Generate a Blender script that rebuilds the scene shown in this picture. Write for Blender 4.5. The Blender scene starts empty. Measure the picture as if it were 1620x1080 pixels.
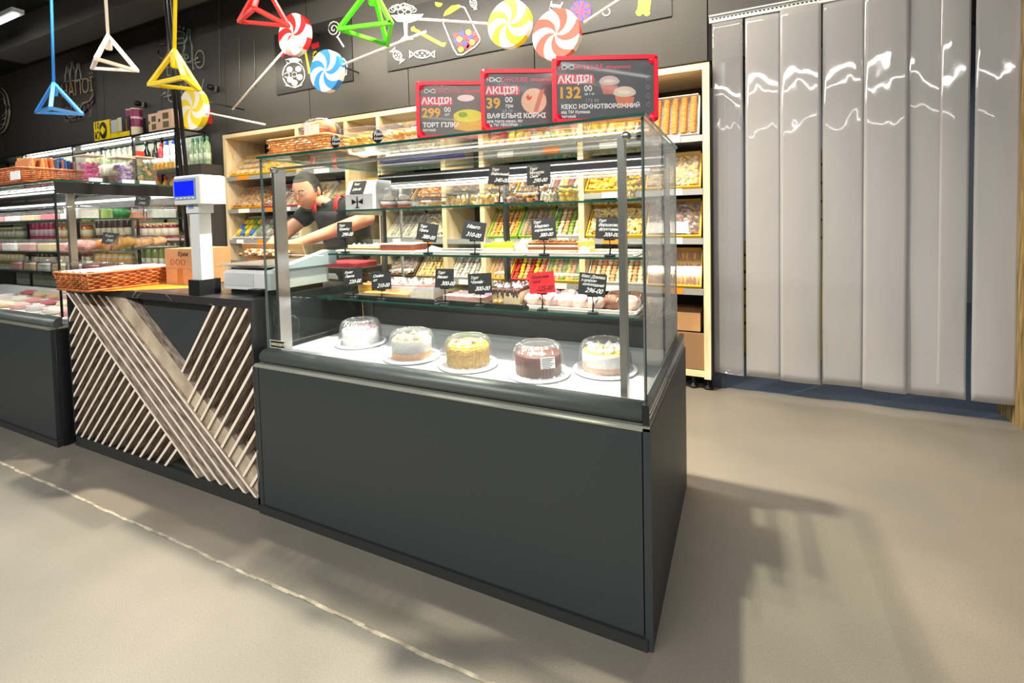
import bpy, math, random
from mathutils import Vector, Matrix
R = random.Random(7)
PI = math.pi
C = bpy.context.scene.collection
sc = bpy.context.scene

# ------------------------------------------------------------------ camera
CX, CY, CZ = 0.1961, -1.1497, 1.0606
YAW, PITCH, ROLL, FOC, PPX, PPY = -0.4469, -0.0394, -0.0231, 756.74, 810.0, 376.78
fwd = Vector((math.sin(YAW)*math.cos(PITCH), math.cos(YAW)*math.cos(PITCH), math.sin(PITCH)))
rt0 = Vector((math.cos(YAW), -math.sin(YAW), 0)); up0 = rt0.cross(fwd)
rt = rt0*math.cos(ROLL) + up0*math.sin(ROLL); up = -rt0*math.sin(ROLL) + up0*math.cos(ROLL)
cam_d = bpy.data.cameras.new('camera'); cam = bpy.data.objects.new('camera', cam_d); C.objects.link(cam)
m3 = Matrix((rt, up, -fwd)).transposed()
cam.matrix_world = Matrix.Translation((CX, CY, CZ)) @ m3.to_4x4()
cam_d.sensor_width = 36; cam_d.sensor_fit = 'HORIZONTAL'; cam_d.lens = FOC/1620*36
cam_d.shift_x = 0; cam_d.shift_y = -(540-PPY)/1620
cam_d.clip_start = .05; cam_d.clip_end = 60
sc.camera = cam
CAMP = Vector((CX, CY, CZ))
def at(px, py, X=None, Y=None, Z=None):
    """point of the room seen at a photo pixel on the plane X=, Y= or Z="""
    d = fwd + rt*((px-PPX)/FOC) - up*((py-PPY)/FOC)
    if X is not None: t = (X-CX)/d.x
    elif Y is not None: t = (Y-CY)/d.y
    else: t = (Z-CZ)/d.z
    return CAMP + d*t

# ------------------------------------------------------------------ world, lights, exposure
w = bpy.data.worlds.new('world'); sc.world = w; w.use_nodes = True
w.node_tree.nodes['Background'].inputs[0].default_value = (.75, .82, .9, 1)
w.node_tree.nodes['Background'].inputs[1].default_value = .25
sc.view_settings.view_transform = 'Standard'; sc.view_settings.look = 'None'
sc.view_settings.exposure = 0.38; sc.view_settings.gamma = 1; sc.view_settings.use_curve_mapping = False
def area(name, loc, tgt, sx, sy, power, col=(1, 1, 1), spread=PI):
    l = bpy.data.lights.new(name, 'AREA'); l.shape = 'RECTANGLE'; l.size = sx; l.size_y = sy
    l.energy = power; l.color = col; l.spread = spread
    o = bpy.data.objects.new(name, l); C.objects.link(o); o.location = loc
    o.rotation_euler = (Vector(tgt)-Vector(loc)).to_track_quat('-Z', 'Y').to_euler()
    return o
TUBE_ROWS = [(-1.6, 3.12), (-4.2, 3.12), (-7.4, 3.12)]
WHITE = (1, .97, .92)
area('tube_light_front', (-1.0, -2.7, 2.95), (-1.0, -1.6, 0), 6.0, .10, 150, WHITE)
area('tube_light_far', (.6, -4.2, 3.08), (.6, -4.2, 0), 7.0, .10, 55, WHITE)
area('tube_light_farthest', (2.0, -7.4, 3.08), (2.0, -7.4, 0), 9.0, .12, 60, WHITE)
area('tube_light_left', (-6.5, -1.6, 3.08), (-6.5, -1.6, 0), 4.0, .12, 38, WHITE)
area('spot_over_case', (-.8, .42, 3.02), (-.8, .2, 0), .09, .06, 105, (1, .89, .70), 2.2)
area('spot_over_counter', (-3.5, .42, 3.02), (-3.3, .2, 0), .10, .06, 36, (1, .92, .78), 2.2)
area('aisle_light', (-1.6, 1.15, 3.05), (-1.6, 1.15, 0), 2.6, .12, 20, (1, .93, .8))
area('shelf_wash_light', (-1.5, .9, 3.0), (-1.5, 2.1, 1.1), 3.8, .12, 62, (1, .9, .74))
area('storage_room_light', (.9, 4.2, 3.0), (.9, 3.4, 0), 1.6, 1.0, 34, (.9, .95, 1))
area('rack_wash_light', (-6.8, .9, 2.9), (-6.8, 2.0, 1.2), 3.6, .15, 10, (1, .97, .9))

# ------------------------------------------------------------------ materials
MATS = {}
def mat(name, col, rough=.5, metal=0., emit=None, es=1., alpha=1., trans=0., noise=None, bump=0., bscale=60, spec=.5, sheen=0, coat=0):
    if name in MATS: return MATS[name]
    m = bpy.data.materials.new(name); m.use_nodes = True
    nt = m.node_tree; b = nt.nodes['Principled BSDF']
    b.inputs['Base Color'].default_value = (*col, 1); b.inputs['Roughness'].default_value = rough
    b.inputs['Metallic'].default_value = metal; b.inputs['Alpha'].default_value = alpha
    b.inputs['Transmission Weight'].default_value = trans
    b.inputs['Specular IOR Level'].default_value = spec
    b.inputs['Coat Weight'].default_value = coat
    if emit: b.inputs['Emission Color'].default_value = (*emit, 1); b.inputs['Emission Strength'].default_value = es
    if noise or bump:
        tc = nt.nodes.new('ShaderNodeTexCoord')
    if noise:   # (second colour, scale, stretch)
        c2, s, st = noise
        mp = nt.nodes.new('ShaderNodeMapping'); mp.inputs['Scale'].default_value = st
        n = nt.nodes.new('ShaderNodeTexNoise'); n.inputs['Scale'].default_value = s; n.inputs['Detail'].default_value = 6
        r = nt.nodes.new('ShaderNodeValToRGB'); r.color_ramp.elements[0].position = .35; r.color_ramp.elements[1].position = .65
        r.color_ramp.elements[0].color = (*col, 1); r.color_ramp.elements[1].color = (*c2, 1)
        nt.links.new(tc.outputs['Object'], mp.inputs[0]); nt.links.new(mp.outputs[0], n.inputs[0])
        nt.links.new(n.outputs[0], r.inputs[0]); nt.links.new(r.outputs[0], b.inputs['Base Color'])
    if bump:
        n2 = nt.nodes.new('ShaderNodeTexNoise'); n2.inputs['Scale'].default_value = bscale; n2.inputs['Detail'].default_value = 4
        bp = nt.nodes.new('ShaderNodeBump'); bp.inputs['Strength'].default_value = bump; bp.inputs['Distance'].default_value = .01
        nt.links.new(tc.outputs['Object'], n2.inputs[0]); nt.links.new(n2.outputs[0], bp.inputs['Height']); nt.links.new(bp.outputs[0], b.inputs['Normal'])
    MATS[name] = m; return m
def thin_glass(name, tint=(.97, 1, .985), refl=1.0, rough=.0, ior=1.5, haze=0.0):
    """thin pane: lets light straight through and mirrors by Fresnel"""
    m = bpy.data.materials.new(name); m.use_nodes = True; nt = m.node_tree; nt.nodes.clear()
    o = nt.nodes.new('ShaderNodeOutputMaterial'); mx = nt.nodes.new('ShaderNodeMixShader')
    t = nt.nodes.new('ShaderNodeBsdfTransparent'); t.inputs[0].default_value = (*tint, 1)
    g = nt.nodes.new('ShaderNodeBsdfGlossy'); g.inputs['Roughness'].default_value = rough
    f = nt.nodes.new('ShaderNodeLayerWeight'); f.inputs[0].default_value = .5
    pw = nt.nodes.new('ShaderNodeMath'); pw.operation = 'POWER'; pw.inputs[1].default_value = 5
    mu = nt.nodes.new('ShaderNodeMath'); mu.operation = 'MULTIPLY_ADD'; mu.inputs[1].default_value = .9*min(refl, 1.1); mu.inputs[2].default_value = .04*refl; mu.use_clamp = True
    nt.links.new(f.outputs['Facing'], pw.inputs[0]); nt.links.new(pw.outputs[0], mu.inputs[0]); nt.links.new(mu.outputs[0], mx.inputs[0])
    last = t.outputs[0]
    if haze:
        d = nt.nodes.new('ShaderNodeBsdfDiffuse'); d.inputs[0].default_value = (.9, .92, .95, 1)
        mh = nt.nodes.new('ShaderNodeMixShader'); mh.inputs[0].default_value = haze
        nt.links.new(t.outputs[0], mh.inputs[1]); nt.links.new(d.outputs[0], mh.inputs[2]); last = mh.outputs[0]
    nt.links.new(last, mx.inputs[1]); nt.links.new(g.outputs[0], mx.inputs[2]); nt.links.new(mx.outputs[0], o.inputs[0])
    MATS[name] = m; return m
def col(hexs):
    h = hexs.lstrip('#'); v = [int(h[i:i+2], 16)/255 for i in (0, 2, 4)]
    return tuple((x/12.92 if x <= .04045 else ((x+.055)/1.055)**2.4) for x in v)
def flat(hexs, rough=.5, **k): return mat('c'+hexs.strip('#')+str(int(rough*100)), col(hexs), rough, **k)

GLASS = thin_glass('clear_glass', (.965, .985, .975), 1.0)
EDGE = mat('glass_edge_green', (.012, .075, .055), .15)
EDGEP = mat('glass_edge_pale', (.16, .20, .19), .2)
PLASTIC = thin_glass('clear_plastic', (.97, .975, .985), 1.3, .06, 1.45, .04)
DOME = thin_glass('ribbed_clear_plastic', (.965, .97, .98), 2.2, .07, 1.45, .09)
ACRYL = thin_glass('clear_acrylic', (.98, .97, .96), 1.2, .02, 1.45, .03)
CHAR = mat('charcoal_panel', (.029, .036, .040), .5, bump=.04, bscale=900)
CHAR2 = mat('charcoal_frame', (.022, .024, .026), .45)
LEDGE = mat('pale_metal_trim', (.42, .44, .38), .35, .6)
BUMP = mat('grey_bumper', (.10, .115, .112), .38, .3)
STEEL = mat('brushed_steel', (.46, .45, .43), .32, .95, bump=.03, bscale=200)
SILVER = mat('silver_strip', (.75, .76, .76), .25, .8)
BLACK = mat('black_plastic', (.010, .011, .013), .35)
BLACKM = mat('black_metal', (.014, .014, .016), .3, .4)
WHITEP = mat('white_plastic', (.78, .80, .83), .35)
WHITEM = mat('white_enamel', (.86, .88, .93), .3)
SCALEW = mat('scale_housing', (.60, .62, .62), .4)
LED = mat('led_diffuser', (1, 1, 1), .5, emit=(1, .98, .95), es=2)
WOOD = mat('pale_wood', col('#EFDDB8'), .5, noise=(col('#DDC294'), 9, (3, 3, .4)))
WOODH = mat('pale_wood_flat', col('#EFDDB8'), .5, noise=(col('#DFC598'), 9, (.4, 3, 3)))
SLATF = mat('slat_wood', col('#B9A896'), .6, noise=(col('#6E5F55'), 14, (1.2, 6, 1.2)), bump=.15, bscale=120)
SLATE = mat('slat_edge', col('#F1E6D6'), .55)
DARKIN = mat('dark_interior', (.018, .016, .015), .7)
WICK = mat('wicker', col('#C8793C'), .5, noise=(col('#8F4718'), 30, (1, 1, 1)))
WICKL = mat('light_wicker', col('#DDA562'), .5, noise=(col('#A86A30'), 30, (1, 1, 1)))
CARDB = mat('cardboard', col('#B58E62'), .8, noise=(col('#A57E55'), 8, (1, 1, 1)))
CHALK = mat('chalk_board', (.017, .018, .020), .6)
INK = mat('white_ink', (.9, .9, .9), .6)
REDP = mat('red_plastic', (.95, .010, .04), .35)
SKIN = mat('skin', col('#E5AC8C'), .5, noise=(col('#D99878'), 12, (1, 1, 1)))

# ------------------------------------------------------------------ object helpers
W = {}
def thing(name, label, cat, loc=(0, 0, 0), rz=0., group=None):
    o = bpy.data.objects.new(name, None); C.objects.link(o); o.empty_display_size = .05
    o.location = loc; o.rotation_euler = (0, 0, rz); o['label'] = label; o['category'] = cat
    if group: o['group'] = group
    W[o.name] = Matrix.Translation(loc) @ Matrix.Rotation(rz, 4, 'Z'); return o
def tag(o, label=None, cat=None, group=None, kind=None):
    if label: o['label'] = label
    if cat: o['category'] = cat
    if group: o['group'] = group
    if kind: o['kind'] = kind
    return o
class MB:
    """mesh builder; coordinates are world unless the builder is given a matrix"""
    def __init__(s, mx=None): s.v = []; s.f = []; s.m = []; s.sm = []; s.mx = mx
    def add(s, vs, fs, mi=0, smooth=False, mx=None):
        n = len(s.v)
        for q in vs:
            q = Vector(q)
            if mx is not None: q = mx @ q
            if s.mx is not None: q = s.mx @ q
            s.v.append(q)
        for i, f in enumerate(fs):
            s.f.append([a+n for a in f]); s.m.append(mi[i] if isinstance(mi, (list, tuple)) else mi); s.sm.append(smooth)
        return s
    def box(s, x0, x1, y0, y1, z0, z1, mi=0, mx=None):
        vs = [(x, y, z) for z in (z0, z1) for y in (y0, y1) for x in (x0, x1)]
        fs = [(0, 2, 3, 1), (4, 5, 7, 6), (0, 1, 5, 4), (2, 6, 7, 3), (0, 4, 6, 2), (1, 3, 7, 5)]
        return s.add(vs, fs, mi, False, mx)
    def pane(s, x0, x1, y0, y1, z0, z1, mx=None):
        d = (x1-x0, y1-y0, z1-z0); ax = d.index(min(d))
        e = {0: [1, 1, 1, 1, 0, 0], 1: [1, 1, 0, 0, 1, 1], 2: [0, 0, 1, 1, 1, 1]}[ax]
        return s.box(x0, x1, y0, y1, z0, z1, e, mx)
    def rbox(s, x0, x1, y0, y1, z0, z1, r, mi=0, mx=None, n=3):
        """box with rounded vertical corners and a chamfer on top"""
        pts = []
        for cx, cy, a in ((x1-r, y1-r, 0), (x0+r, y1-r, 90), (x0+r, y0+r, 180), (x1-r, y0+r, 270)):
            for i in range(n+1):
                t = math.radians(a+90*i/n); pts.append((cx+r*math.cos(t), cy+r*math.sin(t)))
        c = min(r*.4, (z1-z0)*.2); mxx = (x0+x1)/2; my = (y0+y1)/2
        k = 1-c/max(x1-x0, y1-y0)*2
        rings = [(z0, 1), (z1-c, 1), (z1, k)]
        N = len(pts); vs = [(mxx+(x-mxx)*q, my+(y-my)*q, z) for z, q in rings for x, y in pts]
        fs = [(j*N+i, j*N+(i+1) % N, (j+1)*N+(i+1) % N, (j+1)*N+i) for j in range(2) for i in range(N)]
        fs += [tuple(range(N))[::-1], tuple(range(2*N, 3*N))]
        return s.add(vs, fs, mi, False, mx)
    def lathe(s, prof, c=(0, 0, 0), n=24, mi=0, smooth=True, mx=None, rib=0, ribn=1, sx=1, sy=1):
        vs = []
        for k, (r, z) in enumerate(prof):
            for i in range(n):
                a = 2*PI*i/n; q = r*(1+(rib if (i//ribn) % 2 else 0)) if rib else r
                vs.append((c[0]+q*math.cos(a)*sx, c[1]+q*math.sin(a)*sy, c[2]+z))
        fs = [(k*n+i, k*n+(i+1) % n, (k+1)*n+(i+1) % n, (k+1)*n+i) for k in range(len(prof)-1) for i in range(n)]
        if prof[0][0] > 1e-6: fs.append(tuple(range(n))[::-1])
        if prof[-1][0] > 1e-6: fs.append(tuple(range((len(prof)-1)*n, len(prof)*n)))
        return s.add(vs, fs, mi, smooth, mx)
    def cyl(s, c, r, h, n=16, mi=0, mx=None): return s.lathe([(r, 0), (r, h)], c, n, mi, False, mx)
    def ball(s, c, r, mi=0, n=10, sx=1, sy=1, sz=1, mx=None):
        k = max(4, n//2); vs = []; fs = []
        pr = [(r*math.sin(PI*j/k), -r*math.cos(PI*j/k)) for j in range(k+1)]
        pr[0] = (1e-5, pr[0][1]); pr[-1] = (1e-5, pr[-1][1])
        return s.lathe([(a, b*sz) for a, b in pr], c, n, mi, True, mx, sx=sx, sy=sy)
    def tube(s, pts, r, n=6, mi=0, closed=False, smooth=True, mx=None):
        P = [Vector(p) for p in pts]; N = len(P); vs = []
        ref = Vector((0, 0, 1))
        for i, p in enumerate(P):
            a = P[(i-1) % N] if (closed or i > 0) else p; b = P[(i+1) % N] if (closed or i < N-1) else p
            t = (b-a)
            if t.length < 1e-9: t = Vector((0, 0, 1))
            t.normalize(); u = t.cross(ref)
            if u.length < .05: u = t.cross(Vector((0, 1, 0)))
            u.normalize(); v = t.cross(u); rr = r[i] if isinstance(r, (list, tuple)) else r
            for k in range(n):
                q = 2*PI*(k+.5)/n; vs.append(p+u*rr*math.cos(q)+v*rr*math.sin(q))
        fs = []
        for i in range(N if closed else N-1):
            j = (i+1) % N
            fs += [(i*n+k, i*n+(k+1) % n, j*n+(k+1) % n, j*n+k) for k in range(n)]
        if not closed: fs += [tuple(range(n))[::-1], tuple(range((N-1)*n, N*n))]
        return s.add(vs, fs, mi, smooth, mx)
    def bar(s, a, b, w_, d_, mi=0, ref=(0, 0, 1)):
        """square bar from a to b"""
        a = Vector(a); b = Vector(b); t = (b-a).normalized(); u = t.cross(Vector(ref))
        if u.length < .05: u = t.cross(Vector((0, 1, 0)))
        u.normalize(); v = t.cross(u); u *= w_/2; v *= d_/2
        vs = [a-u-v, a+u-v, a+u+v, a-u+v, b-u-v, b+u-v, b+u+v, b-u+v]
        return s.add(vs, [(0, 3, 2, 1), (4, 5, 6, 7), (0, 1, 5, 4), (1, 2, 6, 5), (2, 3, 7, 6), (3, 0, 4, 7)], mi)
    def prism(s, poly, a0, a1, axis='y', mi=0, mx=None):
        """polygon in the plane across axis, extruded from a0 to a1"""
        f = {'y': lambda p, a: (p[0], a, p[1]), 'z': lambda p, a: (p[0], p[1], a), 'x': lambda p, a: (a, p[0], p[1])}[axis]
        n = len(poly); vs = [f(p, a0) for p in poly]+[f(p, a1) for p in poly]
        fs = [tuple(range(n)), tuple(range(n, 2*n))[::-1]]+[(i, i+n, (i+1) % n+n, (i+1) % n) for i in range(n)]
        return s.add(vs, fs, mi, False, mx)
    def build(s, name, m, parent=None, local=False, fix=True):
        me = bpy.data.meshes.new(name)
        if parent is not None and not local:
            iv = W[parent.name].inverted(); vs = [iv @ q for q in s.v]
        else: vs = s.v
        me.from_pydata([tuple(q) for q in vs], [], s.f)
        for x in (m if isinstance(m, (list, tuple)) else [m]): me.materials.append(x)
        me.polygons.foreach_set('material_index', s.m); me.polygons.foreach_set('use_smooth', s.sm)
        if fix and len(s.f) < 60000:
            import bmesh
            bm = bmesh.new(); bm.from_mesh(me); bmesh.ops.recalc_face_normals(bm, faces=bm.faces); bm.to_mesh(me); bm.free()
        me.update()
        o = bpy.data.objects.new(name, me); C.objects.link(o)
        if parent is not None: o.parent = parent; W[o.name] = W[parent.name]
        else: W[o.name] = Matrix.Identity(4)
        return o
def struct(o, kind='structure'): o['kind'] = kind; return o
def dup(root, loc, rz=None, label=None, group=None):
    r = root.copy(); C.objects.link(r); r.location = loc
    if rz is not None: r.rotation_euler = (0, 0, rz)
    if label: r['label'] = label
    if group: r['group'] = group
    W[r.name] = Matrix.Translation(loc) @ Matrix.Rotation(r.rotation_euler[2], 4, 'Z')
    for ch in list(root.children):
        c = ch.copy(); C.objects.link(c); c.parent = r
        for g in ch.children:
            d = g.copy(); C.objects.link(d); d.parent = c
    return r
_tc = {}
def text_mesh(sx, size, shear=0., bold=0., ex=.0003, align='LEFT', res=2, space=1.):
    cu = bpy.data.curves.new('t', 'FONT'); cu.body = sx; cu.size = size; cu.shear = shear; cu.extrude = ex
    cu.offset = bold; cu.align_x = align; cu.resolution_u = res; cu.space_character = space
    o = bpy.data.objects.new('t', cu); me = o.to_mesh()
    vs = [v.co.copy() for v in me.vertices]; fs = [tuple(p.vertices) for p in me.polygons]
    o.to_mesh_clear(); bpy.data.objects.remove(o); bpy.data.curves.remove(cu); return vs, fs
def put_text(mb, sx, size, x, z, y=0, mi=0, mx=None, rot=0., **k):
    """lettering in the x-z plane facing -y"""
    vs, fs = text_mesh(sx, size, **k); c, s_ = math.cos(rot), math.sin(rot)
    mb.add([(x+v.x*c-v.y*s_, y-v.z, z+v.x*s_+v.y*c) for v in vs], fs, mi, False, mx)
def Txyz(x, y, z, rz=0., rx=0., ry=0., s=1.):
    return Matrix.Translation((x, y, z)) @ Matrix.Rotation(rz, 4, 'Z') @ Matrix.Rotation(rx, 4, 'X') @ Matrix.Rotation(ry, 4, 'Y') @ Matrix.Scale(s, 4)

# ================================================================== THE SETTING
def concrete(name, c1, c2, rough):
    m = bpy.data.materials.new(name); m.use_nodes = True; nt = m.node_tree; b = nt.nodes['Principled BSDF']
    tc = nt.nodes.new('ShaderNodeTexCoord')
    n1 = nt.nodes.new('ShaderNodeTexNoise'); n1.inputs['Scale'].default_value = 1.6; n1.inputs['Detail'].default_value = 8
    n2 = nt.nodes.new('ShaderNodeTexNoise'); n2.inputs['Scale'].default_value = 260; n2.inputs['Detail'].default_value = 2
    r = nt.nodes.new('ShaderNodeValToRGB'); r.color_ramp.elements[0].position = .35; r.color_ramp.elements[1].position = .68
    r.color_ramp.elements[0].color = (*c1, 1); r.color_ramp.elements[1].color = (*c2, 1)
    mx = nt.nodes.new('ShaderNodeMixRGB'); mx.blend_type = 'OVERLAY'; mx.inputs[0].default_value = .35
    for n in (n1, n2): nt.links.new(tc.outputs['Object'], n.inputs[0])
    nt.links.new(n1.outputs[0], r.inputs[0]); nt.links.new(r.outputs[0], mx.inputs[1]); nt.links.new(n2.outputs[0], mx.inputs[2])
    nt.links.new(mx.outputs[0], b.inputs['Base Color'])
    n3 = nt.nodes.new('ShaderNodeMapRange'); n3.inputs[3].default_value = rough-.07; n3.inputs[4].default_value = rough+.1
    nt.links.new(n1.outputs[0], n3.inputs[0]); nt.links.new(n3.outputs[0], b.inputs['Roughness'])
    bp = nt.nodes.new('ShaderNodeBump'); bp.inputs['Strength'].default_value = .08; bp.inputs['Distance'].default_value = .002
    nt.links.new(n2.outputs[0], bp.inputs['Height']); nt.links.new(bp.outputs[0], b.inputs['Normal'])
    return m
FLOOR1 = concrete('floor_concrete', col('#67655F'), col('#77736B'), .38)
FLOOR2 = concrete('floor_concrete_warm', col('#6C675F'), col('#7C756A'), .40)
SEAM = -.23
b = MB(); b.box(-11, 4.5, -9, SEAM-.0035, -.1, 0); struct(b.build('floor', FLOOR1))
b = MB(); b.box(-11, 4.5, SEAM+.0035, 2.02, -.1, 0); struct(b.build('floor', FLOOR2))
b = MB(); b.box(-11, 4.5, 2.0201, 6, -.1, -.0005); struct(b.build('floor', mat('storage_floor', col('#3E4A58'), .4, noise=(col('#4A5564'), 3, (1, 1, 1)))))
rs = random.Random(3); b = MB(); n = 260
for i in range(n):      # raised filler in the joint, uneven
    x0 = -6+9*i/n; x1 = -6+9*(i+1)/n
    w0 = .0035+rs.random()*.0022; dy = .002*math.sin(i*.31)+.0015*math.sin(i*1.3)
    b.box(x0, x1, SEAM+dy-w0, SEAM+dy+w0, -.02, .0008+rs.random()*.0008)
struct(b.build('trim_1', mat('joint_filler', col('#B3AA98'), .7, noise=(col('#837A6C'), 25, (1, 1, 1)))))

WALLM = mat('dark_wall_paint', (.054, .051, .045), .62, bump=.05, bscale=300)
CEIL = mat('ceiling_black', (.008, .008, .009), .9)
WY = 2.0
b = MB(); b.box(-11, 4.5, -9, 6, 3.3, 3.4); struct(b.build('ceiling', CEIL))
# back wall: header panels with thin joints, the shelving stands in its recess
wb = MB(); wb.box(-11, 1.62, WY+.02, WY+.1, 1.99, 3.3); wb.box(-11, -4.46, WY+.02, WY+.1, 0, 1.99)
wb.box(1.47, 4.5, WY+.02, WY+.1, 0, 3.3)
WBACK = struct(wb.build('wall_back', mat('wall_core', (.012, .012, .012), .8)))
xs = [-11, -9.55, -8.2, -6.9, -5.55, -4.46, -3.3, -2.2, -1.107, .02, 1.45]
for a, c in zip(xs, xs[1:]):
    if c <= -4.4: z0 = 0
    elif a >= 0: z0 = 2.235
    else: z0 = 1.99
    p = MB(); p.box(a+.004, c-.004, WY, WY+.02, z0, 3.3); q = p.build('wall_panel', WALLM, WBACK)
b = MB(); b.box(-11.1, -11, -9, 6, 0, 3.3); struct(b.build('wall_left', WALLM))
b = MB(); b.box(4.5, 4.6, -9, 6, 0, 3.3); struct(b.build('wall_right', mat('light_wall', (.35, .34, .33), .7)))
b = MB(); b.box(-11, 4.5, -9.1, -9, 0, 3.3); struct(b.build('wall_front', mat('front_wall', (.22, .21, .20), .7)))
# recess behind the shelving
b = MB(); b.box(-4.46, .04, 2.34, 2.4, 0, 1.99); b.box(-4.52, -4.46, WY+.1, 2.4, 0, 1.99); b.box(.045, .085, WY+.02, 2.4, 0, 3.3)
struct(b.build('wall_recess', DARKIN))
# storage room behind the strip curtain
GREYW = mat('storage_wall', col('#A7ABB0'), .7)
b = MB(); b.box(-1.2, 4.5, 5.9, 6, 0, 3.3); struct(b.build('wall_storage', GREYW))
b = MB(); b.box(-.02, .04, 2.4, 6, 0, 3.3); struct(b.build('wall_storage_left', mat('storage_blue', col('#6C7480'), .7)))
b = MB(); b.box(1.40, 1.465, 1.93, 2.16, 0, 2.6)
struct(b.build('trim_2', mat('door_post_wood', col('#A8905F'), .6, noise=(col('#6F5A33'), 12, (5, 5, .5)))))
# ceiling beam
b = MB(); b.box(-7.4, -3.0, 1.25, 1.55, 3.02, 3.3); struct(b.build('trim_3', mat('beam_grey', (.05, .048, .045), .7)))
# black conduits and fixings on the wall
for (px, y0, y1) in ((378, 60, 140), (402, 62, 138), (346, 0, 140), (162, 120, 190)):
    a = at(px, y0, Y=WY-.006); c = at(px+2, y1, Y=WY-.006); b = MB(); b.tube([a, c], .0035, 5)
    o = b.build('hanging_wire', mat('wire_grey', (.16, .16, .15), .4)); tag(o, f'thin grey wire hanging down the dark wall, {["second from the right", "right of the others under the red lamp", "reaching lowest above the silver tubes", "nearest the drinks sign"][[378,402,346,162].index(px)]}', 'wire')
for k, (px, py, lb) in enumerate(((345, 141, 'small black spotlight on the wall below the long wire'), (230, 166, 'small black spotlight on the wall above the pink cartons'))):
    p = at(px, py, Y=WY); t = thing('wall_spotlight', lb, 'spotlight', p)
    b = MB(); b.cyl((0, 0, -.02), .03, .04, 10, 0, Txyz(p.x, p.y-.004, p.z, rx=PI/2)); b.build('mount', BLACK, t)
    b = MB(); b.ball((p.x, p.y-.075, p.z), .03, sy=1.3); b.build('lamp_head', BLACKM, t)

# ceiling tube lamps (their light is set at the top)
def lamp(x, y, ln, label):
    t = thing('tube_lamp', label, 'ceiling lamp', (x, y, 3.3))
    b = MB(); b.box(x-ln/2, x+ln/2, y-.045, y+.045, 3.13, 3.17); b.build('housing', WHITEP, t)
    b = MB(); b.tube([(x-ln/2+.02, y, 3.115), (x+ln/2-.02, y, 3.115)], .016, 8); b.build('tube', LED, t)
    for s in (-1, 1): b = MB(); b.tube([(x+s*ln*.4, y, 3.17), (x+s*ln*.4, y, 3.3)], .004, 5); b.build('suspension', BLACK, t)
lamp(-6.3, 1.02, .62, 'bright white ceiling lamp at the upper left corner')

# ------------------------------------------------------------------ strip curtain
def strip_mat(al=.78):
    m = bpy.data.materials.new('pvc_strip'); m.use_nodes = True; nt = m.node_tree; b = nt.nodes['Principled BSDF']
    b.inputs['Base Color'].default_value = (*col('#B2B1B2'), 1); b.inputs['Roughness'].default_value = .04
    b.inputs['Alpha'].default_value = al; b.inputs['IOR'].default_value = 1.55; b.inputs['Coat Weight'].default_value = .6; b.inputs['Coat Roughness'].default_value = .012
    tc = nt.nodes.new('ShaderNodeTexCoord'); mp = nt.nodes.new('ShaderNodeMapping'); mp.inputs['Scale'].default_value = (1, 1, .35)
    n = nt.nodes.new('ShaderNodeTexNoise'); n.inputs['Scale'].default_value = 7.5; n.inputs['Detail'].default_value = 1.6
    bp = nt.nodes.new('ShaderNodeBump'); bp.inputs['Strength'].default_value = .42; bp.inputs['Distance'].default_value = .012
    nt.links.new(tc.outputs['Object'], mp.inputs[0]); nt.links.new(mp.outputs[0], n.inputs[0]); nt.links.new(n.outputs[0], bp.inputs['Height'])
    nt.links.new(bp.outputs[0], b.inputs['Normal']); nt.links.new(bp.outputs[0], b.inputs['Coat Normal']); return m
STRIP = strip_mat(); YC = 1.975
cur = thing('strip_curtain', 'clear grey plastic strip curtain hanging in the doorway right of the shelving', 'strip curtain', (.72, YC, 0))
b = MB(); b.box(.03, 1.42, YC-.004, YC+.004, 2.195, 2.235); b.box(.03, 1.42, YC-.02, YC-.004, 2.228, 2.235)
rail = b.build('rail', mat('white_rail', col('#D9DCD8'), .4, .2), cur)
b = MB()
for i in range(66): x = .045+i*.0207; b.box(x, x+.010, YC-.0065, YC-.0035, 2.210, 2.217)
tag(b.build('rail_slots', BLACK, rail), kind='stuff')
edges = [(.046, .209, .100, 0), (.222, .402, .098, .006), (.398, .594, .098, -.004), (.602, .792, .100, .006), (.787, .975, .099, -.004), (.970, 1.165, .098, .006), (1.10, 1.213, .1, -.008), (1.236, 1.405, .098, .004)]
for k, (x0, x1, zb, dy) in enumerate(edges):
    b = MB(); nx, nz = 10, 46; vs = []; ph = R.random()*6
    for j in range(nz+1):
        z = zb+(2.2-zb)*j/nz; f = 1-j/nz
        for i in range(nx+1):
            u = i/nx; x = x0+(x1-x0)*u
            arch = -.0055*(1-(2*u-1)**2)*(.6+.4*math.sin(ph+z*1.3))
            y = YC+dy+arch+.010*f*f*math.sin(u*2.2+ph)+.0012*math.sin(z*7+ph*2+u*3)+.018*max(0, .25-z)/.25*(u-.5)*(1 if k % 2 else -1)
            vs.append((x, y, z))
    fs = [(j*(nx+1)+i, j*(nx+1)+i+1, (j+1)*(nx+1)+i+1, (j+1)*(nx+1)+i) for j in range(nz) for i in range(nx)]
    b.add(vs, fs, 0, True); o = b.build('strip', STRIP if k else strip_mat(.42), cur, fix=False)
    md = o.modifiers.new('t', 'SOLIDIFY'); md.thickness = .002
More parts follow.
